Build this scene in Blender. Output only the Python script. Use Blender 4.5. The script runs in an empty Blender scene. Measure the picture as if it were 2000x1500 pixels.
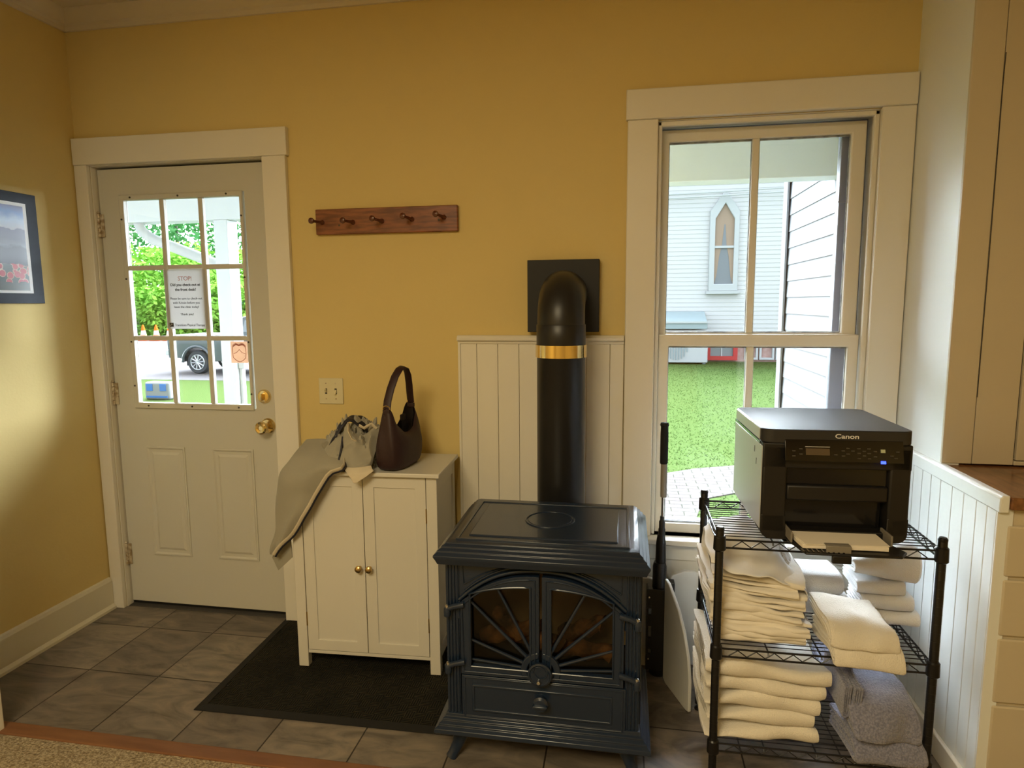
import bpy, bmesh, math, random
from math import sin, cos, pi, radians, atan2, sqrt, hypot
from mathutils import Vector, Matrix, noise
random.seed(7)
SC = bpy.context.scene
COL = SC.collection

# ------------------------------------------------------------------ camera
FPX = 1258.55; YAW, PITCH, ROLL = .1726, .1243, .0077
fw = Vector((-sin(YAW)*cos(PITCH), cos(YAW)*cos(PITCH), -sin(PITCH)))
rt = Vector((cos(YAW), sin(YAW), 0)); dn = fw.cross(rt)
r2 = rt*cos(ROLL)+dn*sin(ROLL); d2 = -rt*sin(ROLL)+dn*cos(ROLL)
cam_data = bpy.data.cameras.new('camera'); cam = bpy.data.objects.new('camera', cam_data); COL.objects.link(cam)
cam_data.sensor_fit = 'HORIZONTAL'; cam_data.sensor_width = 36; cam_data.lens = 36*FPX/2000
cam_data.clip_start = .02; cam_data.clip_end = 500
R = Matrix((r2, -d2, -fw)).transposed().to_4x4()
cam.matrix_world = Matrix.Translation((2.3817, -2.5605, 1.4186)) @ R
SC.camera = cam

# ------------------------------------------------------------------ world, sun, lamps, exposure
SKY_BACK, SKY_FRONT = 4.0, 46.0
w = bpy.data.worlds.new('overcast_sky'); SC.world = w; w.use_nodes = True
nt = w.node_tree; nt.nodes.clear()
wo = nt.nodes.new('ShaderNodeOutputWorld'); bg = nt.nodes.new('ShaderNodeBackground')
tc = nt.nodes.new('ShaderNodeTexCoord'); nz = nt.nodes.new('ShaderNodeTexNoise'); nz.inputs['Scale'].default_value = 2.0
rp = nt.nodes.new('ShaderNodeValToRGB')
rp.color_ramp.elements[0].color = (.74, .87, 1, 1); rp.color_ramp.elements[1].color = (.88, .95, 1, 1)
nt.links.new(tc.outputs['Generated'], nz.inputs['Vector']); nt.links.new(nz.outputs['Fac'], rp.inputs['Fac'])
nt.links.new(rp.outputs['Color'], bg.inputs['Color'])
# overcast sky, made much brighter beyond the porch (+y) to light the room
sx_ = nt.nodes.new('ShaderNodeSeparateXYZ'); nt.links.new(tc.outputs['Generated'], sx_.inputs[0])
mr_ = nt.nodes.new('ShaderNodeMapRange'); mr_.inputs['From Min'].default_value = -.1; mr_.inputs['From Max'].default_value = .6
mr_.inputs['To Min'].default_value = SKY_BACK; mr_.inputs['To Max'].default_value = SKY_FRONT; mr_.interpolation_type = 'SMOOTHSTEP'
nt.links.new(sx_.outputs[1], mr_.inputs[0]); nt.links.new(mr_.outputs[0], bg.inputs['Strength'])
nt.links.new(bg.outputs[0], wo.inputs[0])

def area(name, loc, size, power, color, rot=(0, 0, 0)):
    d = bpy.data.lights.new(name, 'AREA'); d.shape = 'RECTANGLE'; d.size, d.size_y = size
    d.energy = power; d.color = color
    o = bpy.data.objects.new(name, d); o.location = loc; o.rotation_euler = rot; COL.objects.link(o); return o
area('ceiling_light', (1.5, -3.4, 2.62), (1.2, 1.5), 100, (1, .82, .50))
vs = SC.view_settings
vs.view_transform = 'Standard'; vs.look = 'None'; vs.exposure = 0.0; vs.gamma = 1; vs.use_curve_mapping = False

# ------------------------------------------------------------------ materials
def mat(name, col, rough=.5, metal=0, spec=.5, bump=None, var=None, coat=0, sheen=0, emit=None, trans=0, alpha=1):
    m = bpy.data.materials.new(name); m.use_nodes = True; t = m.node_tree; b = t.nodes['Principled BSDF']
    b.inputs['Base Color'].default_value = (*col, 1); b.inputs['Roughness'].default_value = rough
    b.inputs['Metallic'].default_value = metal; b.inputs['Specular IOR Level'].default_value = spec
    b.inputs['Coat Weight'].default_value = coat; b.inputs['Sheen Weight'].default_value = sheen
    b.inputs['Transmission Weight'].default_value = trans; b.inputs['Alpha'].default_value = alpha
    if emit: b.inputs['Emission Color'].default_value = (*emit[0], 1); b.inputs['Emission Strength'].default_value = emit[1]
    tcn = t.nodes.new('ShaderNodeTexCoord')
    if var:  # (scale, amount, second colour, stretch)
        n = t.nodes.new('ShaderNodeTexNoise'); n.inputs['Scale'].default_value = var[0]; n.inputs['Detail'].default_value = 5
        src = tcn.outputs['Object']
        if len(var) > 3:
            mp = t.nodes.new('ShaderNodeMapping'); mp.inputs['Scale'].default_value = var[3]
            t.links.new(src, mp.inputs['Vector']); src = mp.outputs[0]
        t.links.new(src, n.inputs['Vector'])
        r = t.nodes.new('ShaderNodeValToRGB'); r.color_ramp.elements[0].position = .5-var[1]; r.color_ramp.elements[1].position = .5+var[1]
        r.color_ramp.elements[0].color = (*col, 1); r.color_ramp.elements[1].color = (*var[2], 1)
        t.links.new(n.outputs['Fac'], r.inputs['Fac']); t.links.new(r.outputs[0], b.inputs['Base Color'])
    if bump:  # (scale, strength, distance)
        n = t.nodes.new('ShaderNodeTexNoise'); n.inputs['Scale'].default_value = bump[0]; n.inputs['Detail'].default_value = 3
        bn = t.nodes.new('ShaderNodeBump'); bn.inputs['Strength'].default_value = bump[1]; bn.inputs['Distance'].default_value = bump[2]
        t.links.new(tcn.outputs['Object'], n.inputs['Vector'])
        t.links.new(n.outputs['Fac'], bn.inputs['Height']); t.links.new(bn.outputs[0], b.inputs['Normal'])
    return m

M = {}
M['wall'] = mat('yellow_plaster', (.66, .515, .205), .75, bump=(90, .12, .004), var=(1.2, .3, (.69, .54, .22)))
M['white'] = mat('cream_paint', (.76, .72, .62), .38, bump=(60, .08, .003), var=(3, .3, (.79, .755, .66)))
M['cupb'] = mat('cupboard_cream_paint', (.56, .49, .36), .4, bump=(50, .1, .003), var=(3, .3, (.60, .53, .40)))
M['rwhite'] = mat('white_gloss_paint', (.78, .81, .80), .35, bump=(40, .1, .003))
M['groove'] = mat('dark_gap', (.05, .045, .04), .9)
M['grooveL'] = mat('paint_groove', (.42, .44, .43), .8)
M['ceil'] = mat('ceiling_paint', (.66, .58, .44), .8, bump=(40, .1, .004))
M['doorp'] = mat('door_paint', (.58, .56, .48), .4, bump=(80, .08, .002))
M['plastic_iv'] = mat('ivory_plastic', (.68, .62, .40), .35)
M['brass'] = mat('polished_brass', (.86, .68, .34), .15, 1)
M['brassd'] = mat('worn_brass', (.55, .40, .18), .28, 1)
M['hinge'] = mat('painted_hinge', (.34, .25, .15), .45, .3, var=(60, .1, (.62, .55, .42)))
M['screw'] = mat('dark_screw', (.06, .05, .04), .4, .5)
M['steel'] = mat('steel', (.7, .7, .7), .22, 1)
M['wood'] = mat('oak_board', (.13, .035, .012), .38, var=(9, .12, (.27, .085, .03), (1.2, 1, 9)), coat=.2)
M['wooddk'] = mat('peg_wood', (.10, .025, .010), .35, coat=.3)
M['counter'] = mat('counter_wood', (.10, .035, .012), .3, var=(7, .2, (.28, .12, .045), (8, 1.2, 8)), coat=.3)
M['strip'] = mat('threshold_wood', (.15, .062, .027), .45, var=(6, .2, (.20, .09, .04), (1, 8, 1)))
M['cab'] = mat('cabinet_white', (.64, .62, .56), .35)
M['mat'] = None
M['navy'] = mat('blue_enamel', (.010, .021, .046), .30, spec=.5, coat=.25, bump=(140, .06, .002))
M['stglass'] = mat('stove_glass', (.03, .024, .018), .07, spec=.8)
M['log'] = mat('ceramic_log', (.38, .20, .09), .9, var=(14, .15, (.03, .02, .015)), bump=(20, .8, .02))
M['fire'] = mat('firebrick', (.34, .27, .16), .9, var=(5, .2, (.18, .14, .09)))
M['blackm'] = mat('matt_black_steel', (.012, .012, .013), .38, spec=.5)
M['blackf'] = mat('flat_black', (.006, .006, .007), .6)
M['wire'] = mat('black_wire', (.012, .012, .013), .32, .3)
M['prn'] = mat('printer_black', (.007, .0065, .007), .48, bump=(900, .15, .0006))
M['prns'] = mat('printer_side_lit', (.48, .50, .49), .30)  # black case; the lawn's bright reflection on its side painted as pale grey
M['prnt'] = mat('printer_lid', (.022, .023, .027), .40, bump=(700, .2, .0006))
M['prgl'] = mat('printer_gloss', (.006, .006, .007), .12)
M['key'] = mat('printer_keys', (.06, .055, .045), .4)
M['lcd'] = mat('dull_screen', (.10, .075, .05), .2)
M['led'] = mat('blue_led', (.02, .05, .9), .3, emit=((.03, .06, 1), 5))
M['grn'] = mat('button_ring', (.45, .5, .35), .4)
M['txtw'] = mat('white_print', (.8, .8, .8), .5)
M['paper'] = mat('printer_paper', (.86, .80, .70), .7)
M['greyp'] = mat('grey_plastic', (.22, .20, .17), .45)
def terry(name, col, fine=320, s=.7):
    return mat(name, col, .95, spec=.1, bump=(fine, s, .004), sheen=.35)
M['tow'] = terry('cream_terry', (.80, .76, .68))
M['towW'] = terry('white_terry', (.84, .84, .84))
M['lin'] = mat('white_cotton', (.80, .76, .69), .85, bump=(60, .3, .004), sheen=.2)
M['linW'] = mat('white_sheet', (.82, .82, .83), .85, bump=(40, .3, .004), sheen=.2)
M['gry'] = mat('grey_terry', (.16, .17, .26), .95, bump=(260, .9, .005), sheen=.5, var=(190, .12, (.28, .29, .41)))
M['jk'] = mat('grey_beige_fabric', (.29, .275, .22), .8, bump=(500, .3, .001), sheen=.2, var=(5, .2, (.33, .31, .25)))
M['jklt'] = mat('pale_trim_fabric', (.60, .53, .40), .8, bump=(400, .3, .001))
M['jknv'] = mat('navy_lining', (.012, .013, .025), .6)
M['bag'] = mat('burgundy_leather', (.022, .006, .008), .55, bump=(220, .35, .001))
M['bagd'] = mat('bag_inside', (.006, .003, .003), .9)
M['frame'] = mat('slate_mat_board', (.010, .017, .030), .65, var=(60, .2, (.014, .022, .036)))
M['pmat'] = mat('print_margin', (.78, .80, .82), .6)
M['panel'] = mat('white_board_plastic', (.74, .75, .74), .35)
M['post'] = mat('porch_white', (.38, .415, .43), .5)
M['soffit'] = mat('porch_ceiling_white', (.56, .63, .70), .6)
M['carpet'] = mat('beige_carpet', (.22, .17, .11), 1, spec=.05, bump=(150, 1, .01), var=(120, .15, (.46, .39, .28)))
M['base'] = mat('baseboard_paint', (.70, .655, .52), .45)

def glassmat(name='window_glass', tint=(1, 1, 1), rough=0):
    m = bpy.data.materials.new(name); m.use_nodes = True; t = m.node_tree; t.nodes.clear()
    o = t.nodes.new('ShaderNodeOutputMaterial'); tr = t.nodes.new('ShaderNodeBsdfTransparent'); g = t.nodes.new('ShaderNodeBsdfGlossy')
    g.inputs['Roughness'].default_value = .02; tr.inputs[0].default_value = (*tint, 1)
    mx = t.nodes.new('ShaderNodeMixShader'); lw = t.nodes.new('ShaderNodeFresnel'); lw.inputs[0].default_value = 1.35
    t.links.new(lw.outputs[0], mx.inputs[0]); t.links.new(tr.outputs[0], mx.inputs[1]); t.links.new(g.outputs[0], mx.inputs[2])
    t.links.new(mx.outputs[0], o.inputs[0]); return m
M['glass'] = glassmat()
M['sglass'] = glassmat('stove_door_glass', (.72, .68, .60))

def tilemat():
    m = bpy.data.materials.new('slate_tile'); m.use_nodes = True; t = m.node_tree; b = t.nodes['Principled BSDF']
    tcn = t.nodes.new('ShaderNodeTexCoord'); mp = t.nodes.new('ShaderNodeMapping')
    mp.inputs['Location'].default_value = (-.325+.305*20, .166+.336*40, 0)
    br = t.nodes.new('ShaderNodeTexBrick'); br.offset = 0; br.squash = 1
    br.inputs['Scale'].default_value = 1; br.inputs['Brick Width'].default_value = .305; br.inputs['Row Height'].default_value = .336
    br.inputs['Mortar Size'].default_value = .0028; br.inputs['Mortar Smooth'].default_value = .2
    br.inputs['Color1'].default_value = (.13, .115, .10, 1); br.inputs['Color2'].default_value = (.20, .18, .155, 1)
    br.inputs['Mortar'].default_value = (.025, .02, .016, 1)
    t.links.new(tcn.outputs['Object'], mp.inputs[0]); t.links.new(mp.outputs[0], br.inputs['Vector'])
    mp2 = t.nodes.new('ShaderNodeMapping'); mp2.inputs['Scale'].default_value = (1.2, 3.2, 1); mp2.inputs['Rotation'].default_value = (0, 0, .7)
    n = t.nodes.new('ShaderNodeTexNoise'); n.inputs['Scale'].default_value = 3.2; n.inputs['Detail'].default_value = 9; n.inputs['Distortion'].default_value = 1.6
    n.inputs['Roughness'].default_value = .62
    t.links.new(tcn.outputs['Object'], mp2.inputs[0]); t.links.new(mp2.outputs[0], n.inputs['Vector'])
    r = t.nodes.new('ShaderNodeValToRGB'); e = r.color_ramp.elements
    e[0].position = .33; e[0].color = (.55, .52, .5, 1); e[1].position = .72; e[1].color = (1.55, 1.42, 1.25, 1)
    k = e.new(.5); k.color = (1, .95, .9, 1)
    mx = t.nodes.new('ShaderNodeMix'); mx.data_type = 'RGBA'; mx.blend_type = 'MULTIPLY'; mx.inputs[0].default_value = 1
    t.links.new(n.outputs['Fac'], r.inputs[0]); t.links.new(br.outputs['Color'], mx.inputs[6]); t.links.new(r.outputs[0], mx.inputs[7])
    t.links.new(mx.outputs[2], b.inputs['Base Color']); b.inputs['Roughness'].default_value = .5
    bn = t.nodes.new('ShaderNodeBump'); bn.inputs['Strength'].default_value = .5; bn.inputs['Distance'].default_value = .004; bn.invert = True
    ad = t.nodes.new('ShaderNodeMath'); ad.operation = 'MULTIPLY_ADD'; ad.inputs[1].default_value = -.5
    t.links.new(n.outputs['Fac'], ad.inputs[0]); t.links.new(br.outputs['Fac'], ad.inputs[2])
    t.links.new(ad.outputs[0], bn.inputs['Height']); t.links.new(bn.outputs[0], b.inputs['Normal'])
    return m
M['tile'] = tilemat()

def matmat():
    m = bpy.data.materials.new('ribbed_mat'); m.use_nodes = True; t = m.node_tree; b = t.nodes['Principled BSDF']
    tcn = t.nodes.new('ShaderNodeTexCoord')
    ch = t.nodes.new('ShaderNodeTexChecker'); ch.inputs['Scale'].default_value = 28
    w1 = t.nodes.new('ShaderNodeTexWave'); w1.bands_direction = 'X'; w1.inputs['Scale'].default_value = 38
    w2 = t.nodes.new('ShaderNodeTexWave'); w2.bands_direction = 'Y'; w2.inputs['Scale'].default_value = 38
    mx = t.nodes.new('ShaderNodeMix'); mx.data_type = 'FLOAT'
    n = t.nodes.new('ShaderNodeTexNoise'); n.inputs['Scale'].default_value = 5; n.inputs['Detail'].default_value = 8
    for q in (ch, w1, w2, n): t.links.new(tcn.outputs['Object'], q.inputs['Vector'])
    t.links.new(ch.outputs['Fac'], mx.inputs[0]); t.links.new(w1.outputs['Fac'], mx.inputs[2]); t.links.new(w2.outputs['Fac'], mx.inputs[3])
    mu = t.nodes.new('ShaderNodeMath'); mu.operation = 'MULTIPLY'
    t.links.new(mx.outputs[0], mu.inputs[0]); t.links.new(n.outputs['Fac'], mu.inputs[1])
    r = t.nodes.new('ShaderNodeValToRGB'); r.color_ramp.elements[0].color = (.008, .008, .007, 1); r.color_ramp.elements[1].color = (.055, .048, .03, 1)
    r.color_ramp.elements[0].position = .2; r.color_ramp.elements[1].position = .75
    t.links.new(mu.outputs[0], r.inputs[0]); t.links.new(r.outputs[0], b.inputs['Base Color']); b.inputs['Roughness'].default_value = .95
    bn = t.nodes.new('ShaderNodeBump'); bn.inputs['Strength'].default_value = .8; bn.inputs['Distance'].default_value = .004
    t.links.new(mx.outputs[0], bn.inputs['Height']); t.links.new(bn.outputs[0], b.inputs['Normal'])
    b.inputs['Specular IOR Level'].default_value = .15
    return m
M['mat'] = matmat(); M['rub'] = mat('black_rubber', (.012, .012, .012), .7, spec=.25)

def picmat():
    """the landscape print: object x = along the wall, z = up (0..1 over the print)"""
    m = bpy.data.materials.new('landscape_print'); m.use_nodes = True; t = m.node_tree; b = t.nodes['Principled BSDF']; b.inputs['Roughness'].default_value = .35
    tcn = t.nodes.new('ShaderNodeTexCoord'); sp = t.nodes.new('ShaderNodeSeparateXYZ'); t.links.new(tcn.outputs['UV'], sp.inputs[0])
    n = t.nodes.new('ShaderNodeTexNoise'); n.inputs['Scale'].default_value = 6; n.inputs['Detail'].default_value = 6; t.links.new(tcn.outputs['UV'], n.inputs['Vector'])
    ma = t.nodes.new('ShaderNodeMath'); ma.operation = 'MULTIPLY_ADD'; ma.inputs[1].default_value = .13
    t.links.new(n.outputs['Fac'], ma.inputs[0]); t.links.new(sp.outputs[1], ma.inputs[2])
    sb = t.nodes.new('ShaderNodeMath'); sb.operation = 'SUBTRACT'; sb.inputs[1].default_value = .065; t.links.new(ma.outputs[0], sb.inputs[0])
    r = t.nodes.new('ShaderNodeValToRGB'); r.color_ramp.interpolation = 'LINEAR'; e = r.color_ramp.elements
    stops = [(0, (.05, .06, .04)), (.09, (.05, .06, .045)), (.12, (.022, .03, .022)), (.14, (.34, .045, .05)), (.29, (.38, .06, .06)), (.31, (.010, .011, .012)),
             (.50, (.014, .015, .018)), (.53, (.075, .08, .10)), (.60, (.045, .045, .07)), (.72, (.05, .045, .10)), (.735, (.36, .38, .44)), (.82, (.30, .40, .55)), (.91, (.05, .14, .40)), (1, (.035, .03, .13))]
    e[0].position = 0; e[0].color = (*stops[0][1], 1); e[1].position = 1; e[1].color = (*stops[-1][1], 1)
    for p_, c_ in stops[1:-1]:
        q = e.new(p_); q.color = (*c_, 1)
    t.links.new(sb.outputs[0], r.inputs[0])
    # poppies: pale and dark blotches in the flower band
    v = t.nodes.new('ShaderNodeTexVoronoi'); v.inputs['Scale'].default_value = 14; t.links.new(tcn.outputs['UV'], v.inputs['Vector'])
    r2_ = t.nodes.new('ShaderNodeValToRGB'); r2_.color_ramp.interpolation = 'CONSTANT'; f = r2_.color_ramp.elements
    f[0].color = (.40, .04, .05, 1); f[1].position = .50; f[1].color = (.50, .30, .22, 1); g = f.new(.62); g.color = (.04, .06, .045, 1)
    t.links.new(v.outputs['Distance'], r2_.inputs[0])
    c1 = t.nodes.new('ShaderNodeMath'); c1.operation = 'COMPARE'; c1.inputs[1].default_value = .20; c1.inputs[2].default_value = .105
    t.links.new(sb.outputs[0], c1.inputs[0])
    mx = t.nodes.new('ShaderNodeMix'); mx.data_type = 'RGBA'; t.links.new(c1.outputs[0], mx.inputs[0])
    t.links.new(r.outputs[0], mx.inputs[6]); t.links.new(r2_.outputs[0], mx.inputs[7]); t.links.new(mx.outputs[2], b.inputs['Base Color'])
    return m
M['pic'] = picmat()

# ------------------------------------------------------------------ building helpers
WM = {}                      # world matrix of every empty / root
def tag(o, label=None, cat=None, group=None, kind=None):
    if label: o['label'] = label
    if cat: o['category'] = cat
    if group: o['group'] = group
    if kind: o['kind'] = kind
    return o
def thing(name, label, cat, loc=(0, 0, 0), rz=0, group=None):
    o = bpy.data.objects.new(name, None); o.empty_display_size = .05; COL.objects.link(o)
    o.location = loc; o.rotation_euler = (0, 0, rz)
    WM[o.name] = Matrix.Translation(loc) @ Matrix.Rotation(rz, 4, 'Z')
    return tag(o, label, cat, group)
def sthing(name, loc=(0, 0, 0)):
    o = bpy.data.objects.new(name, None); COL.objects.link(o); o.location = loc; o['kind'] = 'structure'
    WM[o.name] = Matrix.Translation(loc); return o

class MB:
    def __init__(s): s.bm = bmesh.new(); s.cur = 0; s.uv = None
    def face(s, vs):
        try:
            f = s.bm.faces.new(vs); f.material_index = s.cur; return f
        except ValueError: return None
    def box(s, x0, x1, y0, y1, z0, z1, m=None):
        P = [(x0, y0, z0), (x1, y0, z0), (x1, y1, z0), (x0, y1, z0), (x0, y0, z1), (x1, y0, z1), (x1, y1, z1), (x0, y1, z1)]
        if m: P = [m @ Vector(p) for p in P]
        v = [s.bm.verts.new(p) for p in P]
        for f in ((0, 3, 2, 1), (4, 5, 6, 7), (0, 1, 5, 4), (1, 2, 6, 5), (2, 3, 7, 6), (3, 0, 4, 7)): s.face([v[i] for i in f])
        return s
    def prism(s, pts, axis, a, b, m=None):
        """closed 2D outline extruded along an axis. axis y: pts=(x,z); x: pts=(y,z); z: pts=(x,y)"""
        def mk(p, h):
            q = {'y': (p[0], h, p[1]), 'x': (h, p[0], p[1]), 'z': (p[0], p[1], h)}[axis]
            return m @ Vector(q) if m else q
        A = [s.bm.verts.new(mk(p, a)) for p in pts]; B = [s.bm.verts.new(mk(p, b)) for p in pts]; n = len(pts)
        for i in range(n): s.face((A[i], A[(i+1) % n], B[(i+1) % n], B[i]))
        s.face(A[::-1]); s.face(B); return s
    def ring(s, outer, inner, y0, y1):
        """frame between two outlines (x,z) with equal counts, thick in y"""
        n = len(outer); V = []
        for pl, h in ((outer, y0), (inner, y0), (inner, y1), (outer, y1)): V.append([s.bm.verts.new((p[0], h, p[1])) for p in pl])
        for i in range(n):
            j = (i+1) % n
            for k in range(4): s.face((V[k][i], V[k][j], V[(k+1) % 4][j], V[(k+1) % 4][i]))
        return s
    def tube(s, pts, r, n=8, caps=True, flat=None):
        """swept tube; r a number or list; flat=(a,b,up) -> elliptical/rect section"""
        pts = [Vector(p) for p in pts]; R_ = r if isinstance(r, (list, tuple)) else [r]*len(pts); rings = []; N = None
        for i, p in enumerate(pts):
            t = (pts[min(i+1, len(pts)-1)]-pts[max(i-1, 0)]).normalized()
            if N is None:
                N = t.orthogonal().normalized() if not flat else (Vector(flat[2])-t*Vector(flat[2]).dot(t)).normalized()
            N = (N-t*N.dot(t)); N = N.normalized() if N.length > 1e-6 else t.orthogonal().normalized()
            B = t.cross(N); rg = []
            for k in range(n):
                a = 2*pi*k/n
                if flat: o = N*cos(a)*flat[0]*R_[i]+B*sin(a)*flat[1]*R_[i]
                else: o = (N*cos(a)+B*sin(a))*R_[i]
                rg.append(s.bm.verts.new(p+o))
            rings.append(rg)
        for a, b in zip(rings, rings[1:]):
            for k in range(n): s.face((a[k], a[(k+1) % n], b[(k+1) % n], b[k]))
        if caps: s.face(rings[0][::-1]); s.face(rings[-1])
        return s
    def lathe(s, prof, c=(0, 0, 0), axis='z', n=24, m=None):
        """prof list of (r, h)"""
        rings = []
        for r, h in prof:
            rg = []
            for k in range(n):
                a = 2*pi*k/n; u, v_ = r*cos(a), r*sin(a)
                q = Vector({'z': (u, v_, h), 'y': (u, h, v_), 'x': (h, u, v_)}[axis])
                if m: q = m @ q
                rg.append(s.bm.verts.new(q+Vector(c)))
            rings.append(rg)
        for a, b in zip(rings, rings[1:]):
            for k in range(n): s.face((a[k], a[(k+1) % n], b[(k+1) % n], b[k]))
        s.face(rings[0][::-1]); s.face(rings[-1]); return s
    def grid(s, rows, closed=False):
        V = [[s.bm.verts.new(p) for p in r] for r in rows]
        for a, b in zip(V, V[1:]):
            for k in range(len(a)-(0 if closed else 1)):
                j = (k+1) % len(a); s.face((a[k], a[j], b[j], b[k]))
        return V
    def build(s, name, m, parent=None, bevel=0, seg=2, smooth=False, sub=0, solid=0, label=None, cat=None, group=None, kind=None, base=None, local=False):
        bmesh.ops.remove_doubles(s.bm, verts=s.bm.verts, dist=1e-6)
        bmesh.ops.recalc_face_normals(s.bm, faces=s.bm.faces)
        me = bpy.data.meshes.new(name)
        if parent is None:
            if base is None:
                xs = [v.co for v in s.bm.verts]
                base = ((min(v.x for v in xs)+max(v.x for v in xs))/2, (min(v.y for v in xs)+max(v.y for v in xs))/2, min(v.z for v in xs))
            bmesh.ops.transform(s.bm, matrix=Matrix.Translation(-Vector(base)), verts=s.bm.verts)
        elif not local:
            bmesh.ops.transform(s.bm, matrix=WM[parent.name].inverted(), verts=s.bm.verts)
        s.bm.to_mesh(me); s.bm.free()
        for q in (m if isinstance(m, (list, tuple)) else [m]): me.materials.append(M[q] if isinstance(q, str) else q)
        o = bpy.data.objects.new(name, me); COL.objects.link(o)
        if parent is None: o.location = base; WM[o.name] = Matrix.Translation(base)
        else: o.parent = parent; WM[o.name] = WM[parent.name]
        if smooth or bevel:
            for p in me.polygons: p.use_smooth = True
            if not sub:
                try: me.set_sharp_from_angle(angle=radians(38))
                except Exception: pass
        if solid: q = o.modifiers.new('thick', 'SOLIDIFY'); q.thickness = solid; q.offset = 0
        if bevel: q = o.modifiers.new('bevel', 'BEVEL'); q.width = bevel; q.segments = seg; q.limit_method = 'ANGLE'; q.angle_limit = radians(35)
        if sub: q = o.modifiers.new('sub', 'SUBSURF'); q.levels = sub; q.render_levels = sub
        tag(o, label, cat, group, kind)
        return o
def bx(*a): return MB().box(*a)

def text(body, size, loc, m, parent, name='lettering', rot=(pi/2, 0, 0), ext=.0004, align='CENTER', bold=0, sx=1):
    c = bpy.data.curves.new(name, 'FONT'); c.body = body; c.size = size; c.align_x = align; c.extrude = ext; c.offset = bold
    o = bpy.data.objects.new(name, c); me = bpy.data.meshes.new_from_object(o)
    bpy.data.objects.remove(o); bpy.data.curves.remove(c)
    me.transform(WM[parent.name].inverted() @ Matrix.Translation(loc) @ Matrix.Rotation(rot[2], 4, 'Z') @ Matrix.Rotation(rot[0], 4, 'X') @ Matrix.Scale(sx, 4, (1, 0, 0)))
    me.name = name; me.materials.clear(); me.materials.append(M[m])
    o = bpy.data.objects.new(name, me); COL.objects.link(o); o.parent = parent; WM[o.name] = WM[parent.name]; return o

# ------------------------------------------------------------------ room shell
W, YB, XR = 3.375, -6.0, 4.35
G = -.7                                     # outside ground
bx(-.15, XR+.15, -.87, .03, -.12, 0).build('floor', 'tile', kind='structure', base=(0, 0, 0))
bx(-.15, XR+.15, YB-.15, -.89, -.12, .006).build('floor_carpet', 'carpet', kind='structure', base=(0, 0, 0))
bx(.0, XR, -.895, -.838, -.02, .012).build('trim_1', 'strip', kind='structure', bevel=.004)
# back wall with door and window openings
DX0, DX1, DZ = .066, .895, 2.035
WX0, WX1, WZ0, WZ1 = 2.494, 3.268, .49, 2.09
b = MB()
b.box(-.15, DX0, 0, .15, G, 2.72); b.box(DX0, DX1, 0, .15, DZ, 2.72); b.box(DX1, WX0, 0, .15, G, 2.72)
b.box(WX0, WX1, 0, .15, WZ1, 2.72); b.box(WX0, WX1, 0, .15, G, WZ0); b.box(WX1, XR+.15, 0, .15, G, 2.72)
b.box(DX0, DX1, .05, .15, G, -.002)
b.build('wall_back', 'wall', kind='structure', base=(0, 0, 0))
bx(-.15, 0, YB-.15, 0, -.12, 2.72).build('wall_left', 'wall', kind='structure', base=(0, 0, 0))
bx(-.15, XR+.15, YB-.15, YB, -.12, 2.72).build('wall_rear', 'wall', kind='structure', base=(0, 0, 0))
bx(W, W+.05, -.368, 0, -.05, 2.68).build('wall_right', 'rwhite', kind='structure', base=(0, 0, 0))
bx(XR, XR+.15, YB, 0, -.12, 2.72).build('wall_right_far', 'wall', kind='structure', base=(0, 0, 0))
bx(-.15, XR+.15, YB-.15, .15, 2.66, 2.76).build('ceiling', 'ceil', kind='structure', base=(0, 0, 0))
bx(.0, .342, -.99, -.87, .006, 2.66).build('trim_2', 'white', kind='structure', bevel=.004)
# cornice
prof = [(0, 2.585), (.012, 2.585), (.016, 2.60), (.03, 2.607), (.034, 2.625), (.05, 2.642), (.055, 2.66), (0, 2.66)]
MB().prism([(-p, z) for p, z in prof], 'x', 0, W).build('trim_3', 'ceil', kind='structure', bevel=.001)
MB().prism([(p, z) for p, z in prof], 'y', YB, 0).build('trim_4', 'ceil', kind='structure', bevel=.001)
# baseboards
MB().prism([(0, 0), (.016, 0), (.016, .135), (.011, .148), (0, .152)], 'y', -.87, -.024).build('baseboard_left', 'base', kind='structure')
MB().prism([(.0, 0), (.028, 0), (.028, .012), (.017, .024), (0, .024)], 'y', -.87, -.024).build('trim_5', 'base', kind='structure')
bx(1.01, 1.72, -.014, 0, 0, .15).build('baseboard_back', 'base', kind='structure', bevel=.003)

# wainscot behind the stove
wn = sthing('wainscot_back', (1.718, 0, 0))
xs = [1.724, 1.793, 1.88, 1.967, 2.055, 2.142, 2.236, 2.328, 2.382]
for i, (a, c) in enumerate(zip(xs, xs[1:])):
    bx(a+.0008, c-.0008, -.013, 0, 0, 1.262).build('board', 'white', wn, bevel=.0015)
bx(1.716, 1.726, -.02, 0, 0, 1.262).build('edge_strip', 'white', wn, bevel=.002)
MB().prism([(0, 1.258), (-.018, 1.258), (-.02, 1.268), (-.034, 1.272), (-.036, 1.282), (-.026, 1.292), (0, 1.292)], 'x', 1.716, 2.382).build('cap_rail', 'white', wn, bevel=.001)
# wall below the window: plain panel with frame boards
wu = sthing('wainscot_window', (2.5, 0, 0))
bx(2.382, W, -.008, 0, 0, .47).build('board', 'white', wu)
for (a, c, z0, z1) in ((2.40, W, .32, .395), (2.40, W, 0, .15), (2.60, 2.615, .15, .32), (2.90, 2.915, .15, .32), (3.2, 3.215, .15, .32)):
    bx(a, c, -.016, -.008, z0, z1).build('rail', 'white', wu, bevel=.002)

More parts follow.
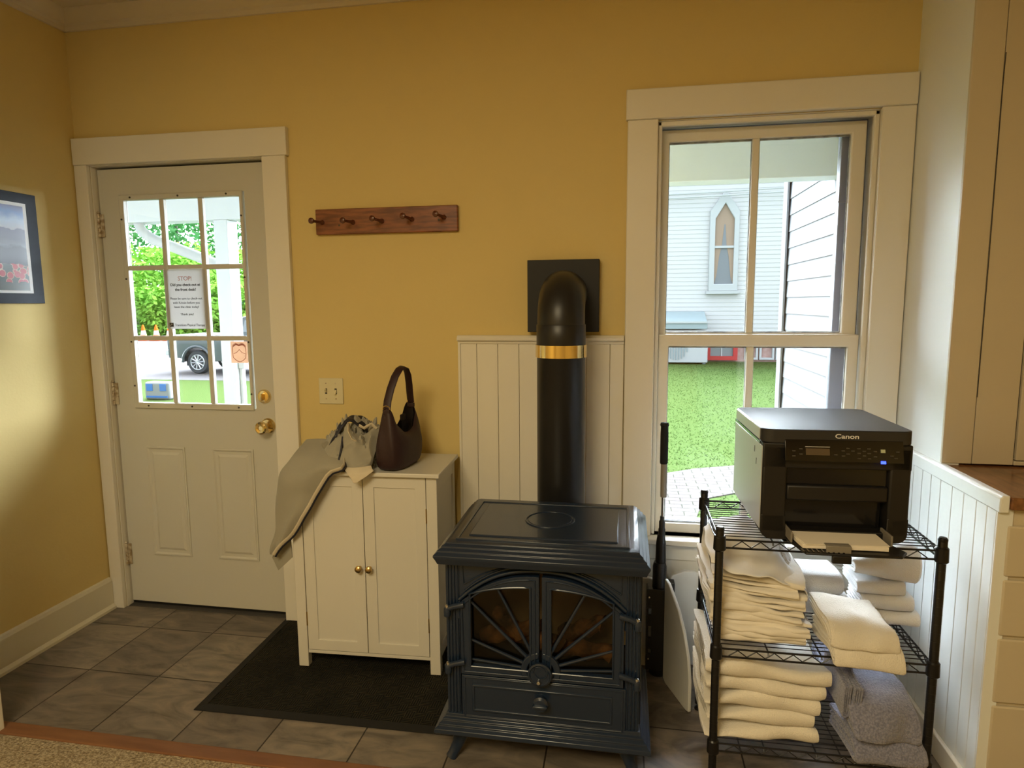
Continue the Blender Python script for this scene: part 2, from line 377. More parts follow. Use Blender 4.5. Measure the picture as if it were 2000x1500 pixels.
# ------------------------------------------------------------------ door
dr = sthing('door_1', (.48, 0, 0))
for nm, a in (('casing', (0.004, .066, -.022, 0, 0, 2.03)), ('casing', (.895, 1.000, -.022, 0, 0, 2.03)), ('head_casing', (.004, 1.010, -.026, 0, 2.03, 2.142)),
              ('jamb', (.050, .068, 0, .15, -.002, 2.035)), ('jamb', (.886, .90, 0, .15, -.002, 2.035)), ('jamb', (.06, .9, 0, .15, 2.028, 2.045)), ('threshold', (.07, .886, .006, .16, -.12, .004))):
    bx(*a).build(nm, 'groove' if nm == 'threshold' else 'white', dr, bevel=.0025)
sx0, sx1, sz0, sz1 = .075, .882, .018, 2.018
gx0, gx1, gz0, gz1 = .198, .758, .982, 1.882
y0, y1 = .028, .068
for a in ((.068, .086, .069, .09, 0, 2.03), (.872, .888, .069, .09, 0, 2.03), (.068, .888, .069, .09, 2.005, 2.03)): bx(*a).build('stop', 'groove', dr)  # dark strips stand in for gap shade, added against leaking sky light
bx(.07, .886, .036, .066, .004, .019).build('leak_strip', 'rub', dr)  # black strip added to block light leaking under the slab
d = MB()
d.ring([(sx0, sz0), (sx1, sz0), (sx1, sz1), (sx0, sz1)], [(gx0-.020, gz0-.020), (gx1+.020, gz0-.020), (gx1+.020, gz1+.020), (gx0-.020, gz1+.020)], y0, y1)
slab = d.build('slab', 'doorp', dr, bevel=.002)
# two raised lower panels pressed into the slab
for px0, px1 in ((.212, .41), (.548, .752)):
    pz0, pz1 = .257, .778
    q = MB()
    def rect(i, y): return [(px0+i, y, pz0+i), (px1-i, y, pz0+i), (px1-i, y, pz1-i), (px0+i, y, pz1-i)]
    lay = [rect(0, y0+.001), rect(.0, y0-.005), rect(.007, y0-.006), rect(.018, y0+.0035), rect(.038, y0-.0045), rect(.044, y0-.0045)]
    V = [[q.bm.verts.new(p) for p in L] for L in lay]
    for A, B in zip(V, V[1:]):
        for k in range(4): q.face((A[k], A[(k+1) % 4], B[(k+1) % 4], B[k]))
    q.face(V[-1]); q.build('raised_panel', 'doorp', dr)
# glazing frame
gf = MB().ring([(.176, .955), (.772, .955), (.772, 1.905), (.176, 1.905)], [(gx0, gz0), (gx1, gz0), (gx1, gz1), (gx0, gz1)], y0-.010, .047)
gfo = gf.build('glazing_frame', 'doorp', dr, bevel=.004)
xm = [.384, .571]; zm = [1.276, 1.588]
for x in xm: bx(x-.0105, x+.0105, y0-.007, y0+.016, gz0, gz1).build('muntin', 'doorp', dr, bevel=.004)
for z in zm: bx(gx0, gx1, y0-.006, y0+.015, z-.0105, z+.0105).build('muntin', 'doorp', dr, bevel=.004)
X_ = [gx0]+xm+[gx1]; Z_ = [gz0]+zm+[gz1]
for i in range(3):
    for j in range(3): bx(X_[i], X_[i+1], .040, .043, Z_[j], Z_[j+1]).build('pane', 'glass', dr)
for (x, z) in ((.236, 1.893), (.47, 1.893), (.70, 1.893), (.187, 1.80), (.187, 1.54), (.187, 1.26), (.187, 1.06), (.765, 1.80), (.765, 1.54), (.765, 1.26), (.765, 1.03), (.25, .969), (.47, .969), (.70, .969)):
    MB().lathe([(.0002, y0-.0125), (.0042, y0-.0122), (.0042, y0-.009)], (x, 0, z), 'y', 10).build('screw', 'screw', gfo)
for z in (1.776, 1.021, .253):
    h = MB()
    for k in range(5): h.lathe([(.0065, -.0095), (.0065, .0095)], (.0715, .018, z-.042+.021*k), 'z', 10)
    h.lathe([(.004, 0), (.008, .004), (.004, .010)], (.0715, .018, z+.052), 'z', 10)
    h.box(.050, .092, .021, .0275, z-.05, z+.05)
    h.build('hinge', 'hinge', dr, bevel=.0008)
kx = .833
kb = MB().lathe([(.001, .028), (.034, .028), (.034, .022), (.028, .016), (.012, .014), (.011, -.006), (.016, -.012), (.025, -.018), (.029, -.028), (.027, -.038), (.02, -.043), (.011, -.041), (.010, -.038), (.0005, -.038)], (kx, 0, .889), 'y', 28)
kb.build('door_knob', 'brass', dr, smooth=True)
MB().lathe([(.001, .028), (.031, .028), (.031, .022), (.026, .014), (.018, .012), (.0005, .012)], (.822, 0, 1.020), 'y', 28).build('deadbolt', 'brass', dr, smooth=True)
bx(.819, .826, -.006, .014, 1.004, 1.036).build('thumb_turn', 'brass', dr, bevel=.003)

# notices taped to the door glass
def thin(name, col, tcol, f):
    m = bpy.data.materials.new(name); m.use_nodes = True; t = m.node_tree; t.nodes.clear()
    o = t.nodes.new('ShaderNodeOutputMaterial'); d = t.nodes.new('ShaderNodeBsdfDiffuse'); d.inputs[0].default_value = (*col, 1)
    q_ = t.nodes.new('ShaderNodeBsdfTranslucent'); q_.inputs[0].default_value = (*tcol, 1); mx = t.nodes.new('ShaderNodeMixShader'); mx.inputs[0].default_value = f
    t.links.new(d.outputs[0], mx.inputs[1]); t.links.new(q_.outputs[0], mx.inputs[2]); t.links.new(mx.outputs[0], o.inputs[0]); return m
def sheet(x0, x1, y, z0, z1, name, m, parent):
    b_ = MB(); b_.face([b_.bm.verts.new(p) for p in ((x0, y, z0), (x1, y, z0), (x1, y, z1), (x0, y, z1))]); return b_.build(name, m, parent)
M['notice'] = thin('backlit_paper', (.8, .8, .78), (.20, .20, .20), .5)
pw = thing('paper_notice', 'white paper notice reading STOP! taped to the door glass', 'notice', (.478, .0165, 1.318))
sheet(.373, .576, .0190, 1.318, 1.577, 'sheet', 'notice', pw)
M['nred'] = mat('faded_red_print', (.45, .22, .18), .7); M['nblk'] = mat('black_print', (.05, .05, .05), .7)
yt = .0183
text('STOP!', .026, (.476, yt, 1.530), 'nred', pw)
text('Did you check-out at', .0168, (.476, yt, 1.506), 'nblk', pw, bold=.0003)
text('the front desk?', .0168, (.476, yt, 1.485), 'nblk', pw, bold=.0003)
for k, s_ in enumerate(('Please be sure to check-out', 'with Kristin before you', 'leave the clinic today!')): text(s_, .0140, (.476, yt, 1.447-.0185*k), 'nblk', pw)
text('Thank you!', .0145, (.476, yt, 1.378), 'nblk', pw)
text('Transitions Physical Therapy', .0150, (.412, yt, 1.330), 'nblk', pw, align='LEFT', sx=.85)
bx(.386, .406, .0178, .0186, 1.327, 1.345).build('logo', 'nblk', pw)
MB().tube([(.391, .0176, 1.332), (.397, .0176, 1.341), (.402, .0176, 1.337)], .0009, 5).build('logo_mark', 'txtw', pw)
M['stk'] = thin('orange_brown_sticker', (.50, .32, .2), (.30, .17, .10), .5); M['stkr'] = mat('sticker_red_print', (.40, .12, .07), .5)
st = thing('window_sticker', 'square orange-brown sticker with a shield on the lowest right door pane', 'sticker', (.706, .05, 1.165))
sheet(.664, .746, .0385, 1.166, 1.262, 'sheet', 'stk', st)
sh = [(.675, 1.245), (.69, 1.255), (.705, 1.248), (.72, 1.255), (.735, 1.245), (.738, 1.215), (.735, 1.19), (.72, 1.176), (.705, 1.171), (.69, 1.176), (.675, 1.19), (.672, 1.215)]
MB().tube([(x, .0380, z) for x, z in sh+[sh[0]]], .0012, 6).build('shield_outline', 'stkr', st)
MB().prism([(.676, 1.236), (.690, 1.246), (.705, 1.240), (.72, 1.246), (.734, 1.236), (.734, 1.243), (.72, 1.253), (.705, 1.246), (.69, 1.253), (.677, 1.243)], 'y', .0376, .0382).build('shield_band', 'stkr', st)
MB().tube([(.678, .0380, 1.208), (.692, .0380, 1.212), (.705, .0380, 1.226), (.718, .0380, 1.212), (.732, .0380, 1.208)], .0011, 6).build('shield_motif', 'stkr', st)

# ------------------------------------------------------------------ window
wd = sthing('window_1', (2.88, 0, .49))
CX0, CX1 = 2.382, 3.372
for nm, a in (('casing', (2.384, 2.496, -.022, 0, .49, 2.092)), ('casing', (3.262, CX1, -.022, 0, .49, 2.092)), ('head_casing', (2.378, CX1, -.027, 0, 2.092, 2.20)),
              ('stool', (2.37, CX1, -.060, .06, .468, .490)), ('apron', (2.40, 3.36, -.020, -.008, .395, .468)),
              ('jamb', (2.478, 2.496, 0, .15, .49, 2.092)), ('jamb', (3.264, 3.282, 0, .15, .49, 2.092)), ('head_jamb', (2.478, 3.282, 0, .15, 2.088, 2.105)),
              ('stop', (2.496, 2.512, .005, .026, .49, 2.088)), ('stop', (3.246, 3.264, .005, .026, .49, 2.088)), ('stop', (2.496, 3.264, .005, .026, 2.070, 2.088)),
              ('outer_sill', (2.46, 3.30, .06, .22, .455, .482))):
    bx(*a).build(nm, 'white', wd, bevel=.004)
def sash(name, x0, x1, z0, z1, yy, ix0, ix1, iz0, iz1, xmid, mw=.013):
    s_ = MB().ring([(x0, z0), (x1, z0), (x1, z1), (x0, z1)], [(ix0, iz0), (ix1, iz0), (ix1, iz1), (ix0, iz1)], yy, yy+.034).build(name, 'white', wd, bevel=.004)
    bx(xmid-mw, xmid+mw, yy+.002, yy+.032, iz0, iz1).build('muntin', 'white', s_, bevel=.004)
    for a, c in ((ix0, xmid), (xmid, ix1)): bx(a, c, yy+.015, yy+.018, iz0, iz1).build('pane', 'glass', s_)
    # dark glazing line at the putty
    for a, c in ((ix0, xmid-mw), (xmid+mw, ix1)):
        MB().ring([(a, iz0), (c, iz0), (c, iz1), (a, iz1)], [(a+.003, iz0+.006), (c-.003, iz0+.006), (c-.003, iz1-.006), (a+.003, iz1-.006)], yy+.019, yy+.024).build('putty', 'puttyg', s_)
    return s_
M['puttyg'] = mat('weathered_putty', (.22, .23, .24), .8, var=(30, .1, (.45, .45, .44)))
sash('sash_upper', 2.512, 3.246, 1.252, 2.072, .074, 2.543, 3.196, 1.297, 2.028, 2.862)
sash('sash_lower', 2.512, 3.246, .492, 1.293, .032, 2.553, 3.208, .530, 1.247, 2.861)
M['storm'] = mat('grey_storm_frame', (.24, .25, .31), .4, .2)
MB().ring([(2.49, .49), (3.27, .49), (3.27, 2.09), (2.49, 2.09)], [(2.515, .515), (3.176, .515), (3.176, 2.065), (2.515, 2.065)], .125, .165).build('storm_frame', 'storm', wd, bevel=.002)
bx(2.515, 3.176, .135, .155, 1.26, 1.285).build('storm_rail', 'storm', wd, bevel=.002)
bx(2.515, 3.176, .143, .146, .515, 2.065).build('storm_pane', 'glass', wd)
MB().box(3.165, 3.20, .095, .105, 1.785, 1.79).build('latch', 'storm', wd)

# ------------------------------------------------------------------ peg rail and switch
pg = thing('peg_rail', 'dark wooden peg rail with five pegs on the yellow wall', 'peg rail', (1.42, 0, 1.706))
bx(1.122, 1.725, -.020, 0, 1.706, 1.808).build('board', 'wood', pg, bevel=.003)
for (bx_, bz, ex, ez) in ((1.180, 1.755, 1.134, 1.755), (1.296, 1.752, 1.268, 1.753), (1.427, 1.753, 1.392, 1.757), (1.548, 1.757, 1.519, 1.763), (1.678, 1.761, 1.652, 1.767)):
    bx_ = ex+.03
    A = Vector((bx_-.012, -.018, bz)); B = Vector((ex, -.088, ez)); D = (B-A)
    pts = [A, A+D*.05, A+D*.12, A+D*.5, A+D*.8, A+D*.84, A+D*.92, A+D*1.0, A+D*1.04, A+D*1.06]
    MB().tube(pts, [.010, .0105, .0065, .0055, .0055, .010, .0125, .0115, .006, .001], 14).build('peg', 'wooddk', pg, smooth=True)
for x, z in ((1.225, 1.742), (1.648, 1.752)): MB().lathe([(.0005, -.0212), (.0042, -.021), (.0042, -.019)], (x, 0, z), 'y', 10).build('screw', 'screw', pg)
sw = thing('light_switch', 'ivory double toggle light switch plate on the yellow wall', 'light switch', (1.15, 0, .998))
bx(1.096, 1.206, -.006, 0, .997, 1.109).build('plate', 'plastic_iv', sw, bevel=.003)
for x, up in ((1.129, 1), (1.173, -1)):
    bx(x-.0048, x+.0048, -.0068, -.005, 1.041, 1.065).build('slot', 'groove', sw)
    MB().prism([(-.006, 1.046), (-.006, 1.060), (-.018, 1.053+.010*up+.003), (-.018, 1.053+.010*up-.003)], 'x', x-.004, x+.004).build('toggle', 'plastic_iv', sw, bevel=.001)
    for z in (1.020, 1.086): MB().lathe([(.0004, -.0072), (.003, -.007), (.003, -.005)], (x, 0, z), 'y', 10).build('screw', 'hinge', sw)

# ------------------------------------------------------------------ picture on the left wall
pc = thing('wall_picture', 'landscape print of hills and red poppies in slate blue mat on left wall', 'picture', (0, -.53, 1.434))
bx(0, .012, -.83, -.235, 1.434, 1.868).build('mat_board', 'frame', pc, bevel=.001)
bx(.012, .014, -.775, -.285, 1.474, 1.828).build('margin', 'pmat', pc)
q = MB(); uvl = q.bm.loops.layers.uv.new('UVMap')
vv = [q.bm.verts.new((.0148, y, z)) for y, z in ((-.76, 1.485), (-.300, 1.485), (-.300, 1.815), (-.76, 1.815))]
vb = [q.bm.verts.new((.013, v.co.y, v.co.z)) for v in vv]
for i in range(4): q.face((vb[i], vb[(i+1) % 4], vv[(i+1) % 4], vv[i]))
q.face(vb[::-1]); q.face(vv)
for f in q.bm.faces:
    for l in f.loops: l[uvl].uv = ((l.vert.co.y+.76)/.46*1.35, (l.vert.co.z-1.485)/.33)
q.build('print', 'pic', pc)

# ------------------------------------------------------------------ entrance mat
mt = thing('door_mat', 'black ribbed entrance mat with rubber edge under the white cabinet', 'mat', (1.4, -.35, 0))
MB().prism([(.93, -.64), (1.80, -.628), (1.75, -.03), (.915, -.02)], 'z', .003, .009).build('pile', 'mat', mt)
ot, it = [(.90, -.668), (1.845, -.655), (1.79, -.005), (.884, -.004)], [(.935, -.640), (1.81, -.628), (1.76, -.03), (.915, -.03)]
e = MB(); n = 4
A = [e.bm.verts.new((*p, .0005)) for p in ot]; B = [e.bm.verts.new((p[0]*.98+q_[0]*.02, p[1]*.98+q_[1]*.02, .004)) for p, q_ in zip(ot, it)]; C_ = [e.bm.verts.new((*p, .0105)) for p in it]; D_ = [e.bm.verts.new((*p, .0005)) for p in it]
for P_, Q_ in ((A, B), (B, C_), (C_, D_), (D_, A)):
    for k in range(4): e.face((P_[k], P_[(k+1) % 4], Q_[(k+1) % 4], Q_[k]))
e.build('rubber_edge', 'rub', mt)

# ------------------------------------------------------------------ white cabinet
crz = radians(2.2)
cb = thing('storage_cabinet', 'white two-door storage cabinet on black mat beside the door', 'cabinet', (1.425, -.35, .011), crz)
def cx(m): return m
CW, CD, CH = .285, .30, .792                 # local: x -CW..CW, y 0..CD, z 0..CH
for sx in (-1, 1):
    a, c = (-CW, -CW+.040) if sx < 0 else (CW-.040, CW)
    bx(a, c, 0, .030, 0, CH-.016).build('front_leg', 'cab', cb, bevel=.0015, local=True)
    bx(a, c, CD-.035, CD, 0, CH-.016).build('back_leg', 'cab', cb, bevel=.0015, local=True)
    s0, s1 = (-CW+.006, -CW+.018) if sx < 0 else (CW-.018, CW-.006)
    bx(s0, s1, .03, CD-.035, .06, CH-.016).build('side_panel', 'cab', cb, bevel=.001, local=True)
    r0, r1 = (-CW+.001, -CW+.006) if sx < 0 else (CW-.006, CW-.001)
    for z0_, z1_ in ((.06, .11), (CH-.07, CH-.016)): bx(r0, r1, .03, CD-.035, z0_, z1_).build('side_rail', 'cab', cb, bevel=.001, local=True)
bx(-CW-.014, CW+.014, -.018, CD+.008, CH-.016, CH).build('top', 'cab', cb, bevel=.003, local=True)
bx(-CW+.04, CW-.04, .004, CD-.01, .055, .068).build('bottom_rail', 'cab', cb, bevel=.001, local=True)
bx(-CW+.04, CW-.04, CD-.015, CD-.005, .068, CH-.016).build('back_panel', 'cab', cb, local=True)
for sx in (-1, 1):
    x0, x1 = (-CW+.0425, -.0012) if sx < 0 else (.0012, CW-.0425)
    dz0, dz1 = .071, CH-.020
    fr = .042
    dd = MB().ring([(x0, dz0), (x1, dz0), (x1, dz1), (x0, dz1)], [(x0+fr, dz0+fr), (x1-fr, dz0+fr), (x1-fr, dz1-fr), (x0+fr, dz1-fr)], .001, .018).build('door', 'cab', cb, bevel=.0012, local=True)
    bx(x0+fr-.004, x1-fr+.004, .006, .014, dz0+fr-.004, dz1-fr+.004).build('door_panel', 'cab', dd, local=True)
    kx_ = -.020 if sx < 0 else .020
    MB().lathe([(.001, .002), (.006, .002), (.005, -.008), (.009, -.012), (.0135, -.018), (.0125, -.025), (.007, -.029), (.0005, -.030)], (kx_, 0, .428-.011), 'y', 20).build('knob', 'brassd', dd, smooth=True, local=True)
    xh = x0-.0012 if sx < 0 else x1+.0012
    for z in (.17, .60): MB().lathe([(.003, 0), (.003, .055)], (xh, .001, z), 'z', 8).build('hinge', 'brassd', dd, local=True)

# ------------------------------------------------------------------ cloth helpers
def catmull(P, t):
    n = len(P)-1; x = min(max(t*n, 0), n-1e-6); i = int(x); f = x-i
    p0, p1, p2, p3 = P[max(i-1, 0)], P[i], P[i+1], P[min(i+2, n)]
    return .5*((2*p1)+(-p0+p2)*f+(2*p0-5*p1+4*p2-p3)*f*f+(-p0+3*p1-3*p2+p3)*f*f*f)
def patch(rows, nu, nv, wr=0, sc=20, seed=0, ridged=False):
    R_ = [[Vector(p) for p in r] for r in rows]; out = []
    for i in range(nu+1):
        cr = [catmull([r[k] for r in R_], i/nu) for k in range(len(R_[0]))]; row = []
        for j in range(nv+1):
            p = catmull(cr, j/nv)
            if wr:
                q_ = p*sc+Vector((seed*7.1, seed*3.3, 0)); v_ = noise.noise_vector(q_)
                if ridged:
                    h_ = 1-abs(noise.noise(q_*.9))*2.4; v_ = v_*.5+Vector((.3, -.8, .7))*h_*.7
                p = p+v_*wr
            row.append(p)
        out.append(row)
    return out
# ------------------------------------------------------------------ jacket
jk = thing('jacket', 'grey-beige jacket with dark navy lining thrown over the cabinet corner', 'jacket', (1.30, -.25, .803))
top = .806
rows = [  # hanging body panel, from the cabinet top down over its front left corner
    [ (1.171, -0.27, 0.896), (1.256, -0.27, 0.902), (1.319, -0.28, 0.878) ],
    [ (1.147, -0.35, 0.847), (1.261, -0.37, 0.852), (1.373, -0.385, 0.83) ],
    [ (1.108, -0.375, 0.788), (1.212, -0.4, 0.789), (1.314, -0.4, 0.803) ],
    [ (1.092, -0.37, 0.707), (1.191, -0.405, 0.715), (1.262, -0.4, 0.729) ],
    [ (1.079, -0.37, 0.625), (1.159, -0.4, 0.639), (1.222, -0.4, 0.652) ],
    [ (1.068, -0.37, 0.554), (1.118, -0.39, 0.564), (1.161, -0.395, 0.576) ],
    [ (1.054, -0.37, 0.496), (1.085, -0.385, 0.507), (1.107, -0.39, 0.519) ],
    [ (1.046, -0.37, 0.462), (1.06, -0.38, 0.469), (1.072, -0.385, 0.474) ],
]
pt = patch(rows, 46, 24, .009, 11, 1)
for i, r in enumerate(pt):
    for j, p in enumerate(r):
        k = sin(i*.35+j*.22)*.003+sin(j*.5)*.003; r[j] = p+Vector((-k*.5, -k, k*.5))
m_ = MB(); m_.grid(pt); m_.build('body_panel', 'jk', jk, smooth=True, solid=.004, sub=1)
edge = [r[-1] for r in pt][4:]
MB().tube([p+Vector((.003, -.003, -.002)) for p in edge[::2]], 1, 10, flat=(.010, .003, (0, -.3, 1))).build('pale_hem', 'jklt', jk, smooth=True)
MB().tube([p+Vector((.007, -.002, -.009)) for p in edge[::2]], 1, 8, flat=(.004, .003, (0, -.3, 1))).build('navy_piping', 'jknv', jk, smooth=True)
MB().prism([(p[0], p[2]) for p in [(1.06, -0.345, 0.478), (1.124, -0.345, 0.544), (1.127, -0.345, 0.449), (1.066, -0.345, 0.393), (1.043, -0.345, 0.444)]], 'y', -.350, -.346).build('back_flap', 'jk', jk, smooth=True)
# bunched part: crumpled shell
def crumple(c, rx, ry, rz_, seed, n=40, amp=.3, lift=0):
    b_ = MB(); rows_ = []
    for i in range(n+1):
        th = pi*i/n*.5; row = []
        for k in range(n*2):
            ph = 2*pi*k/(n*2); d_ = Vector((sin(th)*cos(ph), sin(th)*sin(ph), cos(th)))
            q_ = d_*2.6+Vector((seed*5, seed, 0)); f = 1+amp*(abs(noise.noise(q_*1.1))*2.2-.45)+amp*.5*(abs(noise.noise(q_*2.4))*1.8-.4)
            row.append(Vector(c)+Vector((d_.x*rx*f, d_.y*ry*f, max(d_.z, 0)*rz_*f)))
        rows_.append(row)
    b_.grid(rows_, True); b_.face([b_.bm.verts.new(p) for p in rows_[0][::4]]) if False else None
    return b_
crumple((1.315, -.245, top-.002), .080, .085, .145, 3, amp=.42).build('crumpled_sleeve', 'jk', jk, smooth=True)
crumple((1.395, -.225, top-.002), .085, .095, .155, 8, amp=.36).build('crumpled_back', 'jk', jk, smooth=True)
# folds standing up, pale edges and navy lining
rows = [[(1.285, -.30, top+.10), (1.31, -.27, top+.155), (1.345, -.24, top+.185), (1.385, -.22, top+.178), (1.40, -.2, top+.15)],
        [(1.290, -.325, top+.085), (1.325, -.31, top+.135), (1.352, -.30, top+.175), (1.39, -.285, top+.155), (1.42, -.27, top+.125)],
        [(1.30, -.335, top+.06), (1.335, -.335, top+.10), (1.360, -.33, top+.13), (1.395, -.32, top+.11), (1.43, -.31, top+.09)]]
m_ = MB(); m_.grid(patch(rows[:2], 10, 30, .006, 30, 5)); m_.build('lining', 'jknv', jk, smooth=True, solid=.004)
rows = [[(1.355, -.31, top+.165), (1.375, -.305, top+.135), (1.41, -.29, top+.125), (1.455, -.27, top+.145), (1.475, -.25, top+.15)],
        [(1.350, -.335, top+.10), (1.385, -.335, top+.095), (1.42, -.33, top+.085), (1.45, -.31, top+.09), (1.47, -.29, top+.10)],
        [(1.345, -.350, top+.035), (1.385, -.36, top+.045), (1.42, -.35, top+.03), (1.445, -.335, top+.04), (1.465, -.31, top+.05)],
        [(1.350, -.355, top+.006), (1.39, -.375, top+.012), (1.42, -.37, top+.008), (1.445, -.355, top+.012), (1.46, -.33, top+.012)]]
m_ = MB(); m_.grid(patch(rows, 40, 40, .015, 17, 2, True)); m_.build('front_fold', 'jk', jk, smooth=True, solid=.004)
rows = [[(1.245, -.29, top+.07), (1.275, -.29, top+.115), (1.30, -.28, top+.13), (1.335, -.27, top+.15)],
        [(1.255, -.33, top+.03), (1.285, -.335, top+.065), (1.315, -.33, top+.085), (1.34, -.32, top+.10)],
        [(1.265, -.352, top+.008), (1.30, -.365, top+.02), (1.325, -.362, top+.03), (1.342, -.355, top+.035)]]
m_ = MB(); m_.grid(patch(rows, 30, 30, .008, 20, 6, True)); m_.build('shoulder_fold', 'jk', jk, smooth=True, solid=.004)
pts = [(1.345, -.325, top+.12), (1.347, -.347, top+.08), (1.342, -.36, top+.04), (1.345, -.372, top+.012)]
MB().tube(pts, [.005, .004, .004, .006], 8, flat=(1, 1, (1, 0, 0))).build('navy_piping', 'jknv', jk, smooth=True)
bx(1.333, 1.353, -.384, -.366, top+.002, top+.020).build('fastener', 'jknv', jk, bevel=.003)
def ribbon(pts, wd_, m, name, up=(0, -.4, 1)):
    return MB().tube(pts, 1, 10, flat=(wd_, .0028, up)).build(name, m, jk, smooth=True)
ribbon([(1.362, -.31, top+.172), (1.368, -.325, top+.14), (1.385, -.335, top+.115), (1.40, -.33, top+.105)], .008, 'jklt', 'pale_edge')
ribbon([(1.40, -.30, top+.160), (1.42, -.30, top+.150), (1.445, -.29, top+.165), (1.46, -.28, top+.145)], .008, 'jklt', 'pale_edge')
rows = [[(1.362, -.362, top+.012), (1.385, -.375, top+.016), (1.41, -.380, top+.018), (1.44, -.372, top+.020), (1.468, -.36, top+.022)],
        [(1.375, -.382, top+.008), (1.395, -.395, top-.004), (1.415, -.400, top-.010), (1.445, -.394, top+.002), (1.478, -.376, top+.016)],
        [(1.385, -.390, top+.002), (1.405, -.401, top-.018), (1.420, -.405, top-.034), (1.448, -.401, top-.018), (1.488, -.385, top+.010)]]
m_ = MB(); m_.grid(patch(rows, 12, 24, .002, 30, 4)); m_.build('collar', 'jklt', jk, smooth=True, solid=.003)

# ------------------------------------------------------------------ handbag
bgx, bgy = 1.535, -.245
bag = thing('handbag', 'dark burgundy leather shoulder bag on top of the white cabinet', 'handbag', (bgx, bgy, .804), radians(-8))
lv = [(0, .045, .095, 0), (.008, .054, .107, 0), (.04, .060, .116, .002), (.09, .060, .118, .004), (.13, .053, .112, .006), (.16, .043, .102, .006), (.185, .034, .094, .004)]
rows = []
n = 40
for z, hx, hy, off in lv:
    row = []
    for k in range(n):
        a = 2*pi*k/n; c_, s_ = cos(a), sin(a); e_ = .62
        x = math.copysign(abs(c_)**e_, c_)*hx+off; y = math.copysign(abs(s_)**e_, s_)*hy
        wv = 0
        if z > .12: wv = (z-.12)/.065*(.055*abs(s_)**4-.055*(1-abs(s_))**1.0)   # ears rise, sides scoop
        fold_ = .0035*sin(9*a+z*30)*min(1, z/.05)
        row.append(Vector((x*(1+fold_*8), y+fold_, .001+z+wv)))
    rows.append(row)
m_ = MB(); V = m_.grid(rows, True); m_.face(V[0][::-1]); m_.build('body', 'bag', bag, smooth=True, sub=1, solid=.003, local=True)
rows2 = [[Vector((p.x*.9, p.y*.94, p.z-.004)) for p in rows[-1]], [Vector((p.x*.85, p.y*.85, .10)) for p in rows[-2]]]
m_ = MB(); V = m_.grid(rows2, True); m_.face(V[1]); m_.build('inside', 'bagd', bag, smooth=True, local=True)
hp = [(.004, -.092, .232), (.003, -.082, .262), (.004, -.066, .305), (.006, -.042, .348), (.010, -.018, .374), (.013, .002, .380), (.015, .022, .374), (.016, .042, .35), (.014, .062, .31), (.012, .078, .27), (.011, .088, .235)]
hp = [(x+.012*max(0, (z-.26)/.12), y, z) for x, y, z in hp]
MB().tube(hp, 1, 12, flat=(.0165, .0045, (1, 0, 0))).build('handle', 'bag', bag, smooth=True, local=True)
for y_, x_ in ((-.093, .004), (.089, .011)):
    MB().box(x_-.014, x_+.014, y_-.007, y_+.007, .213, .232).build('strap_loop', 'bag', bag, bevel=.003, local=True)
    rg = [(x_+.014*cos(a), y_-.002, .236+.009*sin(a)) for a in [2*pi*k/16 for k in range(17)]]
    MB().tube(rg, .0022, 6).build('ring', 'brassd', bag, smooth=True, local=True)
bx(.012, .024, -.01, .02, .175, .20).build('tassel', 'bagd', bag, bevel=.004, local=True)

# ------------------------------------------------------------------ stove
sv = thing('gas_stove', 'dark blue enamel cast iron stove with sunburst glass doors', 'stove', (2.15, -.56, 0))
SX0, SX1, SYF, SYB = 1.858, 2.440, -.760, -.375
cxs = 2.149
# body shell: open-fronted box
b = MB()
b.box(SX0, SX0+.02, SYF+.012, SYB, .14, .655); b.box(SX1-.02, SX1, SYF+.012, SYB, .14, .655); b.box(SX0+.02, SX1-.02, SYB-.02, SYB, .14, .655)
b.box(SX0+.02, SX1-.02, SYF+.05, SYB-.02, .28, .295); b.box(SX0+.02, SX1-.02, SYF+.012, SYB-.02, .645, .655)
b.build('body', 'navy', sv)
bx(SX0+.03, SX1-.03, -.53, -.515, .30, .63).build('firebox_back', 'fire', sv)
for x0_, z0_, x1_, z1_, r_ in ((1.94, .33, 2.13, .40, .026), (2.02, .36, 2.2, .34, .028), (2.2, .36, 2.33, .43, .026), (1.98, .42, 2.07, .36, .02), (2.16, .32, 2.36, .33, .026)):
    pts = [Vector((x0_, -.60, z0_)).lerp(Vector((x1_, -.64, z1_)), k/8)+Vector((0, 0, .006*sin(k*2.1))) for k in range(9)]
    MB().tube(pts, [r_*(1+.12*sin(k*1.7)) for k in range(9)], 12).build('log', 'log', sv, smooth=True)
# top: moulded slope between eave and plate
def loft(levels, name, m, parent, cap=True, bevel=0, x=(0, 0)):
    q = MB(); V = []
    for (xa, xb, ya, yb, z) in levels: V.append([q.bm.verts.new(p) for p in ((xa, ya, z), (xb, ya, z), (xb, yb, z), (xa, yb, z))])
    for A, B in zip(V, V[1:]):
        for k in range(4): q.face((A[k], A[(k+1) % 4], B[(k+1) % 4], B[k]))
    q.face(V[0][::-1]); q.face(V[-1]); return q.build(name, m, parent, bevel=bevel)
def lv_(i, z): return (1.834+i, 2.464-i, -.806+i*1.15, -.345-i*.2, z)
steps = [(.010, .652), (.004, .668), (0, .676), (0, .682), (.010, .690), (.010, .694), (.020, .700), (.020, .704), (.030, .710), (.030, .713), (.040, .718), (.046, .7195)]
loft([lv_(i, z) for i, z in steps], 'top_plate', 'navy', sv, bevel=.0012)
tz = .7195
MB().ring([(0, 0)]*0 or [(1.925, -.757), (2.373, -.757), (2.373, -.43), (1.925, -.43)], [(1.934, -.748), (2.364, -.748), (2.364, -.439), (1.934, -.439)], 0, .004)
